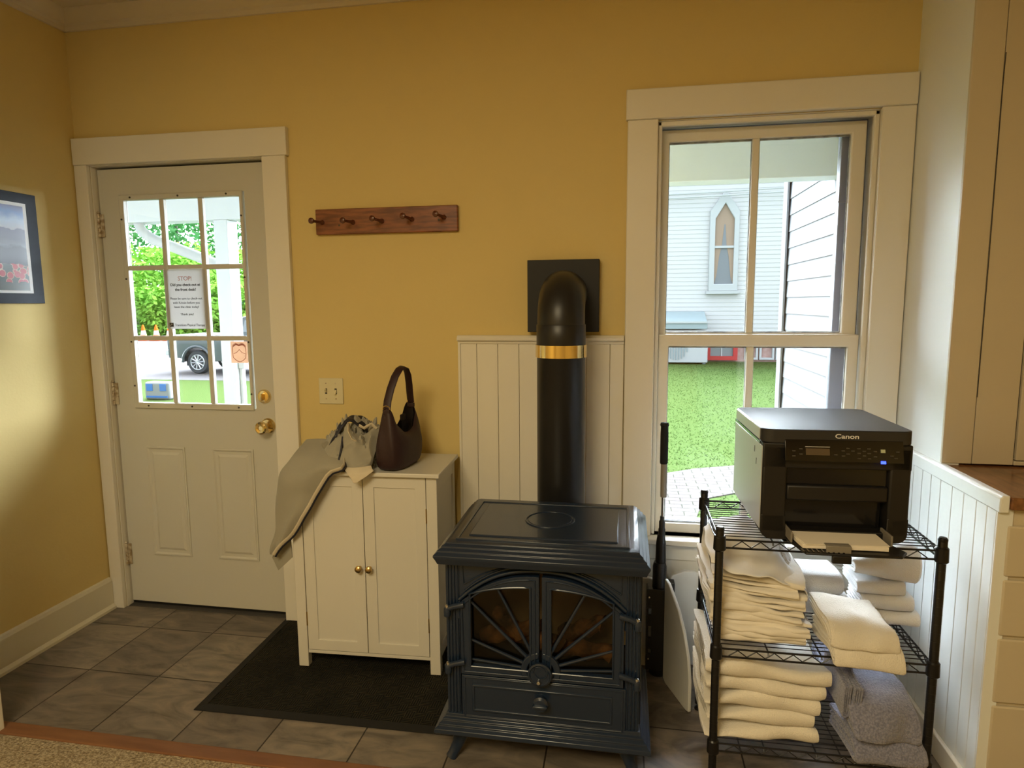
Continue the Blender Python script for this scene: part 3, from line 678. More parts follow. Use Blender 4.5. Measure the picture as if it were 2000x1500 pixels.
def flatring(o_, i_, z0_, z1_, name, m, parent, bevel=.0015):
    q = MB(); V = []
    for pl, h in ((o_, z0_), (i_, z0_), (i_, z1_), (o_, z1_)): V.append([q.bm.verts.new((p[0], p[1], h)) for p in pl])
    n_ = len(o_)
    for i in range(n_):
        j = (i+1) % n_
        for k in range(4): q.face((V[k][i], V[k][j], V[(k+1) % 4][j], V[(k+1) % 4][i]))
    return q.build(name, m, parent, bevel=bevel)
def rc(a, b_, c_, d_): return [(a, c_), (b_, c_), (b_, d_), (a, d_)]
flatring(rc(1.892, 2.406, -.758, -.385), rc(1.900, 2.398, -.750, -.393), tz-.002, tz+.003, 'top_border', 'navy', sv)
bx(1.925, 2.373, -.725, -.42, tz-.002, tz+.0045).build('top_griddle', 'navy', sv, bevel=.004)
cir = lambda r_: [(cxs+.005+r_*cos(2*pi*k/48), -.560+r_*sin(2*pi*k/48)) for k in range(48)]
flatring(cir(.080), cir(.074), tz+.003, tz+.008, 'round_lid', 'navy', sv)
MB().prism(cir(.070), 'z', tz+.003, tz+.0065).build('lid_disc', 'navy', sv, bevel=.002)
# front frame: side pilasters with flutes
for s_ in (-1, 1):
    a, c = (SX0, 1.900) if s_ < 0 else (2.398, SX1)
    q = bx(a, c, SYF+.004, SYF+.03, .14, .652)
    for k in range(4):
        xx = a+.006+k*.010
        q.tube([(xx, SYF+.003, .155), (xx, SYF+.003, .640)], .0036, 8)
    q.build('pilaster', 'navy', sv, smooth=True)
    # side wall flutes seen along the right edge
arch = lambda x, top_, drop, hw: top_-drop*(abs(x-cxs)/hw)**2.4
# spandrel above the doors
N = 28; xo = [1.900+(2.398-1.900)*k/N for k in range(N+1)]
low = [(x, arch(x, .628, .105, .249)) for x in xo]
MB().prism([(1.900, .652), (2.398, .652)]+low[::-1], 'y', SYF+.006, SYF+.028).build('arch_spandrel', 'navy', sv)
MB().tube([(x, SYF+.002, z+.006) for x, z in low], .006, 10).build('arch_moulding', 'navy', sv, smooth=True)
MB().tube([(x, SYF+.004, z+.018) for x, z in low[1:-1]], .003, 8).build('arch_bead', 'navy', sv, smooth=True)
for s_ in (-1, 1):
    P = lambda x, z: (cxs+s_*x, SYF+.004, z)
    MB().tube([P(.235, .578), P(.238, .641), P(.06, .641), P(.12, .634), P(.18, .612), P(.235, .578)], .0022, 6).build('spandrel_trim', 'navy', sv, smooth=True)
    # curling corner of arch
    MB().tube([P(.249, .522), P(.252, .505), P(.250, .47)], .005, 8).build('arch_foot', 'navy', sv, smooth=True)
bx(cxs-.022, cxs+.022, SYF+.0, SYF+.02, .634, .652).build('keystone', 'navy', sv, bevel=.003)
# doors
gh = []
for s_ in (-1, 1):
    def PX(u): return cxs+s_*u
    K = 18
    us = [.0045+(.244-.0045)*k/K for k in range(K+1)]
    iu = [.030+(.214-.030)*k/K for k in range(K+1)]
    outer = [(PX(.0045), .296), (PX(.244), .296)]+[(PX(u), arch(PX(u), .620, .100, .249)) for u in us[::-1]]
    inner = [(PX(.030), .324), (PX(.214), .324)]+[(PX(u), arch(PX(u), .586, .045, .249)) for u in iu[::-1]]
    do = MB().ring(outer, inner, SYF-.008, SYF+.018).build('door', 'navy', sv, bevel=.003, seg=2)
    MB().tube([(p[0], SYF-.009, p[1]) for p in inner+[inner[0]]], .0035, 8).build('inner_bead', 'navy', do, smooth=True)
    o2 = [(cxs+s_*.016, .306), (cxs+s_*.234, .306)]+[(PX(u*.93+.012), arch(PX(u), .609, .098, .249)) for u in us[::-1]]
    MB().tube([(p[0], SYF-.009, p[1]) for p in o2+[o2[0]]], .0026, 8).build('outer_bead', 'navy', do, smooth=True)
    MB().prism(inner, 'y', SYF+.009, SYF+.012).build('glass', 'sglass', do)
    # sunburst rays from the hub
    C0 = (cxs, .325)
    angs = (4, 20, 43, 62, 80)
    for a in angs:
        a_ = radians(a); dx_, dz_ = cos(a_), sin(a_); L = .05
        while True:
            u = dx_*L; z = C0[1]+dz_*L
            if u > .214 or z > arch(cxs+u, .586, .045, .249) or L > .4: break
            L += .004
        A = (cxs+s_*dx_*.052, SYF+.000, C0[1]+dz_*.052); B = (cxs+s_*dx_*L, SYF+.004, C0[1]+dz_*L)
        if A[2] < .326: continue
        if dx_*.052 < .012: continue
        MB().tube([A, B], [.0055, .0038], 8).build('sun_ray', 'navy', do, smooth=True)
    hubr = [(cxs+s_*max(.0045, .060*cos(radians(t))), .325+.060*sin(radians(t))) for t in range(-28, 88, 8)]
    hubi = [(cxs+s_*max(.0045, .040*cos(radians(t))), .325+.040*sin(radians(t))) for t in range(-28, 88, 8)]
    MB().prism(hubr+hubi[::-1], 'y', SYF-.011, SYF+.006).build('hub_arc', 'navy', do, bevel=.003)
    # hinges
    for z in (.508, .325):
        q = MB(); q.tube([(cxs+s_*.232, SYF-.012, z+.012), (cxs+s_*.262, SYF-.016, z+.006), (cxs+s_*.283, SYF-.014, z-.004)], [.010, .008, .009], 10)
        q.lathe([(.010, -.020), (.011, -.016), (.011, .004), (.009, .008)], (cxs+s_*.283, SYF-.014, z-.006), 'z', 12)
        hg = q.build('hinge', 'navy', do, smooth=True)
        MB().lathe([(.0005, .011), (.005, .009), (.006, .004), (.005, 0), (.0005, -.001)], (cxs+s_*.283, SYF-.016, z), 'z', 12).build('hinge_pin', 'steel', hg, smooth=True)
# latch medallion
kn = MB().lathe([(.001, -.016), (.034, -.016), (.036, -.020), (.036, -.028), (.031, -.030), (.028, -.026), (.0005, -.025)], (cxs, SYF, .325), 'y', 32).build('latch_knob', 'navy', sv, smooth=True)
MB().tube([(cxs+x, SYF-.027, .325+z) for x, z in ((-.016, .022), (-.020, .006), (-.008, -.008), (0, -.012), (.010, -.010), (.020, -.004), (.024, .010))], .0016, 6).build('medallion_relief', 'navy', kn, smooth=True)
MB().tube([(cxs+x, SYF-.027, .325+z) for x, z in ((-.014, .022), (-.002, .026), (.012, .020), (.018, .012))], .0014, 6).build('medallion_relief', 'navy', kn, smooth=True)
MB().lathe([(.0005, -.036), (.005, -.035), (.007, -.028), (.006, -.025)], (cxs-.003, SYF, .303), 'y', 12).build('latch_screw', 'steel', kn, smooth=True)
# ash drawer panel
dw = bx(1.904, 2.402, SYF-.004, SYF+.02, .146, .290).build('drawer_panel', 'navy', sv, bevel=.003)
MB().ring([(1.938, .175), (2.362, .175), (2.362, .262), (1.938, .262)], [(1.945, .182), (2.355, .182), (2.355, .255), (1.945, .255)], SYF-.008, SYF-.002).build('panel_trim', 'navy', dw, bevel=.002)
MB().ring([(1.912, .152), (2.394, .152), (2.394, .286), (1.912, .286)], [(1.917, .157), (2.389, .157), (2.389, .281), (1.917, .281)], SYF-.0065, SYF-.002).build('panel_border', 'navy', dw, bevel=.0015)
MB().lathe([(.001, -.004), (.016, -.006), (.017, -.016), (.022, -.022), (.024, -.030), (.018, -.036), (.0005, -.038)], (2.151, SYF, .232), 'y', 20).build('drawer_knob', 'navy', dw, smooth=True)
bx(2.129, 2.173, SYF-.046, SYF-.034, .228, .236).build('knob_ridge', 'navy', dw, bevel=.003)
# flared base and legs
def lb(i, z): return (SX0-i, SX1+i, SYF-i*1.1, SYB+i*.3, z)
loft([lb(.004, .160), lb(.006, .150), lb(.014, .146), lb(.014, .141), lb(.024, .135), lb(.024, .130), lb(.034, .124), lb(.036, .112), lb(.030, .106)], 'base_moulding', 'navy', sv, bevel=.0015)
for s_ in (-1, 1):
    for yy, sy in ((SYF+.035, -1), (SYB-.03, 1)):
        x0_ = cxs+s_*.250
        pts = [(x0_, yy, .120), (x0_+s_*.005, yy+sy*.005, .085), (x0_+s_*.016, yy+sy*.012, .045), (x0_+s_*.030, yy+sy*.022, .014), (x0_+s_*.036, yy+sy*.026, .001)]
        MB().tube(pts, [.046, .030, .019, .016, .019], 10, flat=(1, .8, (1, 0, 0))).build('leg', 'navy', sv, bevel=.001)
for s_ in (-1, 1):
    xx = SX0 if s_ < 0 else SX1
    for k in range(3): MB().tube([(xx+s_*.001, SYF+.03+.02*k, .165), (xx+s_*.001, SYF+.03+.02*k, .64)], .004, 6).build('side_flute', 'navy', sv)

# ------------------------------------------------------------------ stove pipe
fp = thing('stove_pipe', 'black stove pipe with brass collar rising to a square wall plate', 'stove pipe', (2.154, -.2, .44))
pxx, pyy, pr_ = 2.154, -.200, .0885
MB().lathe([(pr_-.002, .46), (pr_, .462), (pr_, 1.25), (pr_+.0015, 1.252), (pr_+.0015, 1.34), (pr_, 1.342)], (pxx, pyy, 0), 'z', 48).build('pipe', 'blackm', fp, smooth=True)
pts = [(pxx, pyy, 1.335)]+[(pxx, pyy+.105-.105*cos(t), 1.350+.105*sin(t)) for t in [radians(a) for a in range(0, 91, 9)]]+[(pxx, -.006, 1.455)]
MB().tube(pts, [pr_-.002]*len(pts), 40).build('elbow', 'blackm', fp, smooth=True)
MB().lathe([(pr_+.001, 1.222), (pr_+.0055, 1.223), (pr_+.0055, 1.268), (pr_+.001, 1.269)], (pxx, pyy, 0), 'z', 48).build('brass_collar', 'brass', fp, smooth=True)
bx(2.007, 2.285, -.045, 0, 1.307, 1.585).build('wall_plate', 'blackf', fp, bevel=.002)
bx(pxx-.10, pxx+.10, -.30, -.10, .40, .47).build('lower_box', 'blackm', fp, bevel=.003)
bx(pxx-.06, pxx+.06, -.376, -.29, .41, .46).build('stove_connector', 'blackm', fp)
bx(2.055, 2.262, -.345, -.325, .62, .665).build('bracket', 'blackm', fp, bevel=.002)
bx(2.055, 2.262, -.345, -.29, .60, .62).build('bracket', 'blackm', fp, bevel=.002)

# ------------------------------------------------------------------ telescoping pole, bracket, white boards
pl = thing('telescoping_pole', 'black telescoping pole with foam grip standing in a slotted bracket', 'pole', (2.53, -.17, 0))
MB().lathe([(.0005, .981), (.014, .980), (.0165, .972), (.0135, .965), (.0145, .94), (.0145, .83), (.013, .826)], (2.533, -.17, 0), 'z', 20).build('grip', 'rub', pl, smooth=True)
MB().lathe([(.0115, .70), (.012, .705), (.012, .828)], (2.534, -.17, 0), 'z', 20).build('upper_tube', 'greyp', pl, smooth=True)
MB().lathe([(.006, .62), (.006, .705)], (2.533, -.17, 0), 'z', 14).build('thin_rod', 'steel', pl, smooth=True)
MB().lathe([(.0085, .50), (.015, .56), (.0085, .625)], (2.532, -.17, 0), 'z', 14)
MB().lathe([(.013, .52), (.013, .575), (.011, .58), (.011, .605), (.0075, .612), (.0075, .625)], (2.531, -.17, 0), 'z', 20).build('tube_segment', 'blackm', pl, smooth=True)
MB().lathe([(.0185, .445), (.0195, .45), (.0185, .52), (.015, .545), (.0135, .555)], (2.529, -.17, 0), 'z', 20).build('tube_segment', 'blackm', pl, smooth=True)
MB().lathe([(.024, .05), (.024, .345), (.026, .347), (.026, .43), (.022, .446)], (2.526, -.17, 0), 'z', 24).build('outer_tube', 'blackm', pl, smooth=True)
br = MB()
br.ring([(2.479, .030), (2.5035, .030), (2.5035, .350), (2.479, .350)], [(2.4865, .05), (2.4975, .05), (2.4975, .33), (2.4865, .33)], -.204, -.198)
for z0_, z1_ in ((.05, .095), (.112, .16), (.205, .25), (.275, .33)): br.box(2.4865, 2.4975, -.204, -.198, z0_, z1_)
br.box(2.5035, 2.552, -.204, -.198, .03, .35)
br.box(2.479, 2.484, -.2, -.15, .03, .35)
for z0_ in (.03, .13, .27): br.box(2.552, 2.564, -.204, -.170, z0_, z0_+.055)
br.build('slotted_bracket', 'blackm', pl, bevel=.001)
for z in (.075, .32): MB().lathe([(.0005, -.2095), (.004, -.209), (.005, -.204)], (2.488, 0, z), 'y', 10).build('bolt', 'steel', pl)
MB().lathe([(.03, 0), (.032, .004), (.03, .05)], (2.526, -.17, 0), 'z', 20).build('foot', 'blackm', pl, smooth=True)

def roundrect(x0, x1, z0, z1, r, n=6):
    P = []
    for cx_, cz_, a0 in ((x1-r, z0+r, -90), (x1-r, z1-r, 0), (x0+r, z1-r, 90), (x0+r, z0+r, 180)):
        for k in range(n+1): a = radians(a0+90*k/n); P.append((cx_+r*cos(a), cz_+r*sin(a)))
    return P
MB().prism(roundrect(2.40, 2.510, .0, .362, .022), 'y', -.128, -.108).build('white_board', 'panel', bevel=.003, label='white plastic board with rounded corner half hidden behind the stove', cat='board')
MB().prism([(2.570, .0), (2.684, .0), (2.684, .372), (2.665, .383), (2.625, .384), (2.578, .362), (2.570, .34)], 'y', -.095, -.075).build('white_board', 'panel', bevel=.003, label='flat white plastic board standing against the wall right of the black bracket', cat='board')
bx(2.566, 2.586, -.140, -.096, .315, .350).build('clip', 'blackm', pl, bevel=.002)
# curved blade: outline in its own plane (s along floor direction, z up)
o0 = Vector((2.548, -.215, 0)); dirv = (Vector((2.622, -.405, 0))-o0); Ld = dirv.length; dirv.normalize(); nrm = Vector((-dirv.y, dirv.x, 0))
ol = [(0, .012), (.02, 0), (Ld-.02, -.0), (Ld+.004, .006), (Ld+.004, .12), (Ld-.012, .20), (Ld-.045, .27), (Ld-.09, .33), (.06, .372), (.03, .395), (0, .402)]
m_ = MB(); A = [m_.bm.verts.new(o0+dirv*s_+Vector((0, 0, z))-nrm*.006) for s_, z in ol]; B = [m_.bm.verts.new(o0+dirv*s_+Vector((0, 0, z))+nrm*.006) for s_, z in ol]
m_.face(A); m_.face(B[::-1])
for i in range(len(ol)): j = (i+1) % len(ol); m_.face((A[i], A[j], B[j], B[i]))
m_.build('white_board', 'panel', bevel=.003, label='curved white plastic blade standing on the tiles in front of the black bracket', cat='board')

# ------------------------------------------------------------------ wire rack
RX0, RX1, RYF, RYB = 2.655, 3.225, -.740, -.378
rk = thing('wire_rack', 'black three-shelf wire rack holding printer and towels', 'shelving rack', ((RX0+RX1)/2, (RYF+RYB)/2, 0))
SH = (.757, .432, .137)                       # shelf wire surface heights
for x in (RX0, RX1):
    for y in (RYF, RYB):
        q = MB(); q.lathe([(.0095, .022), (.0115, .024), (.0115, .782), (.0095, .786)], (x, y, 0), 'z', 20)
        k = .05
        while k < .77: q.lathe([(.0115, k), (.0119, k+.001), (.0115, k+.002)], (x, y, 0), 'z', 16); k += .025
        po = q.build('post', 'wire', rk, smooth=True)
        MB().lathe([(.006, 0), (.013, .002), (.013, .010), (.006, .012), (.006, .024)], (x, y, 0), 'z', 16).build('foot', 'wire', po, smooth=True)
        for z in SH: MB().lathe([(.014, z-.034), (.0175, z-.030), (.0165, z+.006), (.013, z+.010)], (x, y, 0), 'z', 20).build('collar', 'wire', po, smooth=True)
        MB().lathe([(.012, .782), (.0125, .788), (.009, .793), (.0005, .794)], (x, y, 0), 'z', 16).build('cap', 'wire', po, smooth=True)
for z in SH:
    q = MB(); r_ = .0026; i_ = .012
    for zz in (z-.002, z-.026):
        for y in (RYF, RYB): q.tube([(RX0+i_, y, zz), (RX1-i_, y, zz)], .0030, 8)
        for x in (RX0, RX1): q.tube([(x, RYF+i_, zz), (x, RYB-i_, zz)], .0030, 8)
    def zig(p0, p1, npk):
        pts = []
        for k in range(npk*2+1):
            t = k/(npk*2); p_ = Vector(p0).lerp(Vector(p1), t); p_.z = z-.005 if k % 2 else z-.023; pts.append(p_)
        for a, c in zip(pts, pts[1:]): q.tube([a, c], .0017, 6, caps=False)
    for y in (RYF, RYB): zig((RX0+.035, y, 0), (RX1-.035, y, 0), 10)
    for x in (RX0, RX1): zig((x, RYF+.03, 0), (x, RYB-.03, 0), 6)
    nw = 17
    for k in range(1, nw):
        y = RYF+(RYB-RYF)*k/nw; q.tube([(RX0, y, z+.0015), (RX1, y, z+.0015)], .0015, 6)
    for k in (1, 2, 3): x = RX0+(RX1-RX0)*k/4; q.tube([(x, RYF-.003, z-.012), (x, RYF+.002, z-.003), (x, RYB, z-.003)], .0024, 6)
    q.build('shelf', 'wire', rk, smooth=True)

# ------------------------------------------------------------------ printer
PRZ = .7615
pn = thing('laser_printer', 'black laser printer on the rack top with paper in its open tray', 'printer', (2.945, -.57, PRZ), radians(1.5))
def PB(x0, x1, y0, y1, z0, z1): return bx(x0-2.945, x1-2.945, y0+.57, y1+.57, z0-PRZ, z1-PRZ)
PX0, PX1, PYF, PYB = 2.752, 3.128, -.757, -.385
def roundxz(x0, x1, z0, z1, rt_, rb): 
    P = []
    for cx_, cz_, a0, r in ((x1-rb, z0+rb, -90, rb), (x1-rt_, z1-rt_, 0, rt_), (x0+rt_, z1-rt_, 90, rt_), (x0+rb, z0+rb, 180, rb)):
        for k in range(7): a = radians(a0+90*k/6); P.append((cx_+r*cos(a), cz_+r*sin(a)))
    return P
def lx(P): return [(x-2.945, z-PRZ) for x, z in P]
# main case, built of side cheeks, back and a recessed middle
m_ = MB(); m_.prism(lx(roundxz(PX0+.001, PX1-.001, .772, 1.034, .006, .028)), 'y', -.695+.57, PYB+.57)
m_.build('case', 'prns', pn, bevel=.003, local=True)
f = MB()
f.box(PX0-2.945, -.128, PYF+.57, -.69+.57, .790-PRZ, 1.034-PRZ); f.box(.118+.012, PX1-2.945, PYF+.57, -.69+.57, .790-PRZ, 1.034-PRZ)
f.box(-.128, .130, PYF+.57+.002, -.69+.57, .882-PRZ, .925-PRZ)
f.build('front_cheeks', 'prn', pn, bevel=.006, local=True)
MB().prism(lx(roundxz(PX0, PX1, .772, .86, .001, .028))[0:7][::-1]+lx(roundxz(PX0, PX1, .772, .86, .001, .028))[21:28][::-1]+[(PX0-2.945, .84-PRZ), (-.128, .84-PRZ), (-.128, .800-PRZ), (.130, .800-PRZ), (.130, .84-PRZ), (PX1-2.945, .84-PRZ)], 'y', PYF+.57, -.69+.57).build('lower_front', 'prn', pn, bevel=.002, local=True)
PB(2.815, 3.078, -.742, -.70, .925, .975).build('output_recess', 'prgl', pn, local=True)
PB(2.752, 3.128, -.757, -.70, .972, 1.04).build('upper_front', 'prn', pn, bevel=.003, local=True)
# scanner lid (rounded in plan)
def rplan(x0, x1, y0, y1, r):
    P = []
    for cx_, cy_, a0 in ((x1-r, y0+r, -90), (x1-r, y1-r, 0), (x0+r, y1-r, 90), (x0+r, y0+r, 180)):
        for k in range(7): a = radians(a0+90*k/6); P.append((cx_+r*cos(a)-2.945, cy_+r*sin(a)+.57))
    return P
MB().prism(rplan(PX0-.003, PX1+.003, PYF-.003, PYB, .030), 'z', 1.040-PRZ, 1.078-PRZ).build('scanner_lid', ['prnt'], pn, bevel=.003, local=True)
PB(PX0-.0015, PX0+.004, -.72, PYB+.01, 1.012, 1.038).build('side_seam', 'prgl', pn, local=True)
for y_, z_ in ((-.69, .965), (-.665, .995)): PB(PX0-.0026, PX0+.004, y_-.002, y_+.002, z_, z_+.018).build('vent_slot', 'blackf', pn, local=True)
PB(PX0-.0020, PX0+.002, PYF+.006, PYB+.002, .800, 1.030).build('side_reflection', 'prns', pn, bevel=.0008, local=True)  # thin skin added to carry the painted reflection
PB(PX0-.0045, PX0+.002, PYF+.030, PYB-.020, 1.044, 1.075).build('lid_side_reflection', 'prns', pn, bevel=.001, local=True)  # pale strip added: reflected daylight painted along the dark lid's side
# control panel, sloping
cp = MB(); cp.prism([(PYF+.57-.004, .998-PRZ), (PYF+.57-.018, .996-PRZ), (PYF+.57-.018, .999-PRZ), (PYF+.57-.004, 1.052-PRZ), (PYF+.57+.01, 1.052-PRZ), (PYF+.57+.01, .998-PRZ)], 'x', -.140, .155)
cp.build('control_panel', 'prgl', pn, bevel=.001, local=True)
def onp(x, t):  # point on sloping panel, t 0 bottom 1 top
    return Vector((x, PYF+.57-.0185+t*.014, .999-PRZ+t*.053))
def key(x, t, w_, h_, m, name='button'):
    a = onp(x, t); m4 = Matrix.Translation(a) @ Matrix.Rotation(-atan2(.014, .053), 4, 'X')
    return MB().box(-w_/2, w_/2, -.0015, .001, -h_/2, h_/2, m4).build(name, m, pn, local=True)
key(-.058, .42, .060, .018, 'lcd', 'screen'); key(-.058, .66, .062, .0012, 'txtw', 'screen_edge')
random.seed(3)
for x, t in ((-.118, .45), (-.10, .3), (-.118, .2), (-.10, .55), (-.013, .3), (.006, .5), (.018, .62), (.03, .5), (.018, .35), (.006, .25), (.045, .62), (.058, .5), (.07, .62), (.045, .4), (.058, .28), (.07, .4), (.045, .15), (.07, .15), (.085, .5), (.085, .25), (.125, .3), (.135, .2), (.14, .5)):
    key(x, t, .008, .003, 'key')
key(.104, .52, .011, .009, 'grn', 'start_button'); key(.104, -.02, .0120, .0075, 'led', 'blue_light')
pn_t = text('Canon', .0165, (2.966, PYF-.0055, 1.0575), 'txtw', pn, name='brand_lettering', bold=.0002, sx=1.35)
# paper tray
tr = MB(); z_ = .776-PRZ
tr.prism([(-.128, PYF+.57+.03), (-.128, PYF+.57-.02), (-.106, PYF+.57-.118), (.124, PYF+.57-.118), (.148, PYF+.57-.085), (.130, PYF+.57-.03), (.130, PYF+.57+.03)], 'z', z_-.001, z_+.006)
trm = Matrix.Translation((0, 0, 0))
tray = tr.build('paper_tray', 'prn', pn, bevel=.003, local=True)
for k in range(9): MB().box(-.112+.012*k, -.108+.012*k, PYF+.57-.115, PYF+.57-.09, z_+.006, z_+.008).build('tray_rib', 'prgl', tray, local=True) if k < 9 else None
MB().box(-.045, .000, PYF+.57-.130, PYF+.57-.118, z_-.016, z_+.004).build('tray_grip', 'prn', tray, bevel=.002, local=True)
MB().box(-.126, -.121, PYF+.57-.05, PYF+.57+.02, z_+.006, z_+.034).build('paper_guide', 'greyp', tray, bevel=.001, local=True)
MB().box(.122, .127, PYF+.57-.05, PYF+.57+.02, z_+.006, z_+.034).build('paper_guide', 'greyp', tray, bevel=.001, local=True)
pp = thing('paper_stack', 'stack of white printer paper in the open printer tray', 'paper', (2.945, -.85, .790), radians(1.5))
q = MB(); q.prism([(-.112, .19), (-.112, .10), (-.100, .0), (.108, .0), (.112, .10), (.112, .19)], 'z', -.006, .005); q.build('sheets', 'paper', pp, bevel=.001, local=True)
q = MB(); q.prism([(-.110, .19), (-.112, .10), (-.094, -.004), (.112, .004), (.110, .19)], 'z', .0055, .0070); q.build('top_sheet', 'paper', pp, local=True)
MB().box(-.055, .005, PYF+.57-.112, PYF+.57-.104, z_+.004, z_+.024).build('end_stop', 'greyp', tray, bevel=.002, local=True)
MB().box(-.055, .005, PYF+.57-.104, PYF+.57-.088, z_+.0215, z_+.024).build('end_stop_lip', 'greyp', tray, bevel=.001, local=True)
PB(2.822, 3.07, -.72, -.70, .80, .882).build('tray_recess', 'prgl', pn, local=True)
# ------------------------------------------------------------------ folded towels
def folded(name, label, cat, mtl, w, dpt, t, n, loc, rz=0, group=None, seed=1, amp=.006, sag=.006, frq=14, hang=None, lean=None, taper=.0, ns=30, edge=.86):
    """cloth folded n times into nested U layers; local x = width, y from front fold (0) back to dpt"""
    b_ = MB(); H = n*t
    for i in range(n):
        rmid = (n-i-.5)*t; th = t*.46*(.96 if i == 0 else .9)
        dend = dpt-(.004*i)
        cl = [(dend-(dend-H)*k/9, H+rmid) for k in range(9)]+[(H-rmid*sin(a), H+rmid*cos(a)) for a in [pi*k/12 for k in range(13)]]+[(H+(dend-H)*k/9, H-rmid) for k in range(1, 10)]
        outl = []
        for k, p_ in enumerate(cl):
            a = cl[max(k-1, 0)]; c = cl[min(k+1, len(cl)-1)]; tx, tz_ = c[0]-a[0], c[1]-a[1]; l_ = hypot(tx, tz_); outl.append((p_, (-tz_/l_, tx/l_)))
        rows_ = []
        for j in range(ns+1):
            u = -1+2*j/ns; x = u*w/2; e = min(1, (1-abs(u))*ns/2*.5+edge*.6); e = min(1, e)
            ring_ = []
            for (p_, nn) in outl: ring_.append((p_[0]+nn[0]*th*e, p_[1]+nn[1]*th*e))
            for (p_, nn) in outl[::-1]: ring_.append((p_[0]-nn[0]*th*e, p_[1]-nn[1]*th*e))
            row = []
            for (y, z) in ring_:
                hz = z/(2*H)
                P = Vector((x*(1-taper*y/dpt), y, z))
                q_ = Vector((P.x*frq+seed*11.3, P.y*frq, P.z*frq*.6+seed))
                nv = noise.noise_vector(q_)
                P += Vector((nv.x*amp*1.2, nv.y*amp*1.5, nv.z*amp*min(1, hz*2)))
                g_ = Vector((x*5+loc[0]*3+seed*.15, y*5, loc[2]*2)); P.z += sag*noise.noise(g_)*hz
                P.x += .006*noise.noise(Vector((seed*3, y*9, i*.8)))
                if hang and y < hang[0]:
                    P.z -= (hang[0]-y)**2*hang[1]
                if lean: P.z += lean[0]*x+lean[1]*(y/dpt)*1.0
                row.append(P)
            rows_.append(row)
        V = b_.grid(rows_, True); b_.face(V[0]); b_.face(V[-1][::-1])
    o = b_.build(name, mtl, None, smooth=True, base=(0, 0, 0), label=label, cat=cat, group=group)
    o.location = loc; o.rotation_euler = (0, 0, rz); return o
random.seed(11)
S2, S1 = SH[1]+.004, SH[2]+.004
# bottom shelf: five thick cream towels
labs = ['lowest thick cream towel of the bottom shelf stack, lying on the wires', 'second thick cream towel from the bottom of the bottom shelf stack', 'middle thick cream towel of the five on the bottom shelf',
        'fourth thick cream towel up in the bottom shelf stack', 'topmost thick cream towel on the bottom shelf, slumping to the right']
hs = .0465
for k in range(5):
    folded('folded_towel', labs[k], 'towel', 'tow', .315+(.004, -.006, .004, .012, .020)[k], .30, hs/4*1.0, 2, (2.792+(0, -.003, .002, .008, .010)[k], -.724+(0, .006, .002, .004, .0)[k], S1+k*hs), radians((0, .6, -.8, 1.2, .5)[k]), 'thick cream towels on the bottom shelf', seed=k+1, amp=.0105, sag=.045, frq=9, lean=(-.014*k, .0))
# white towels further back-left on the bottom shelf
for k in range(3):
    folded('folded_towel', ('lowest white towel', 'middle white towel', 'topmost white towel')[k]+' bulging out behind the cream stack at the rack\'s left side', 'towel', 'towW', .26, .095, .0165, 2, (2.628-.004*k, -.500-.01*k, S1+k*.068), radians(-90+4*k), 'white towels at the left rear of the bottom shelf', seed=20+k, amp=.008, sag=.01, frq=12) if False else None
# grey towels, right side of bottom shelf
folded('folded_towel', 'lower grey towel at the back right of the bottom shelf', 'towel', 'gry', .195, .15, .0165, 2, (3.118, -.520, S1), radians(-2), 'grey towels on the bottom shelf', seed=31, amp=.008, frq=13)
folded('folded_towel', 'upper grey towel at the back right of the bottom shelf', 'towel', 'gry', .20, .15, .0165, 2, (3.112, -.520, S1+.068), radians(-4), 'grey towels on the bottom shelf', seed=32, amp=.008, frq=13)
folded('folded_towel', 'lower grey towel at the front right, drooping over the bottom shelf edge', 'towel', 'gry', .185, .19, .0165, 2, (3.125, -.775, S1), radians(5), 'grey towels on the bottom shelf', seed=33, amp=.008, hang=(.05, 8), frq=13)
folded('folded_towel', 'upper grey towel at the front right, rumpled on top of its stack', 'towel', 'gry', .195, .205, .0215, 2, (3.122, -.770, S1+.068), radians(7), 'grey towels on the bottom shelf', seed=34, amp=.020, sag=.035, hang=(.06, 8), lean=(-.16, .03), frq=10)
for k, xx in enumerate((2.985, 3.010)):
    b_ = folded('folded_towel', ('outer grey towel', 'inner grey towel')[k]+' standing on edge left of the rumpled grey towels', 'towel', 'gry', .16, .105, .0056, 2, (xx, -.655, S1), 0, 'grey towels on the bottom shelf', seed=36+k, amp=.005)
    b_.rotation_euler = (radians(90), radians(-8), radians(94)); b_.location = (xx+.010, -.660, S1+.118)
# middle shelf: linen pile
nl = 13; zc = S2; prev = 0
ord_ = ('lowest', 'second', 'third', 'fourth', 'fifth', 'sixth', 'seventh', 'eighth', 'ninth', 'tenth', 'eleventh', 'twelfth', 'thirteenth')
for k in range(nl):
    th = .0144; u = k/(nl-1)
    x = 2.784-.016*u+random.uniform(-.005, .005); wd_ = .272-.05*abs(u-.45)+random.uniform(-.03, .016)
    folded('folded_pillowcase', ord_[k]+' folded pillowcase from the bottom of the cream linen pile', 'linen', 'lin', wd_, .27, th/4, 2, (x, -.712+.035*u+random.uniform(-.006, .006), zc), radians(random.uniform(-5, 5)), 'thin folded pillowcases on the middle shelf', seed=50+k, amp=.0075, sag=.026, frq=17, lean=(-.02-.10*u, .01+.015*u), ns=36)
    zc += th
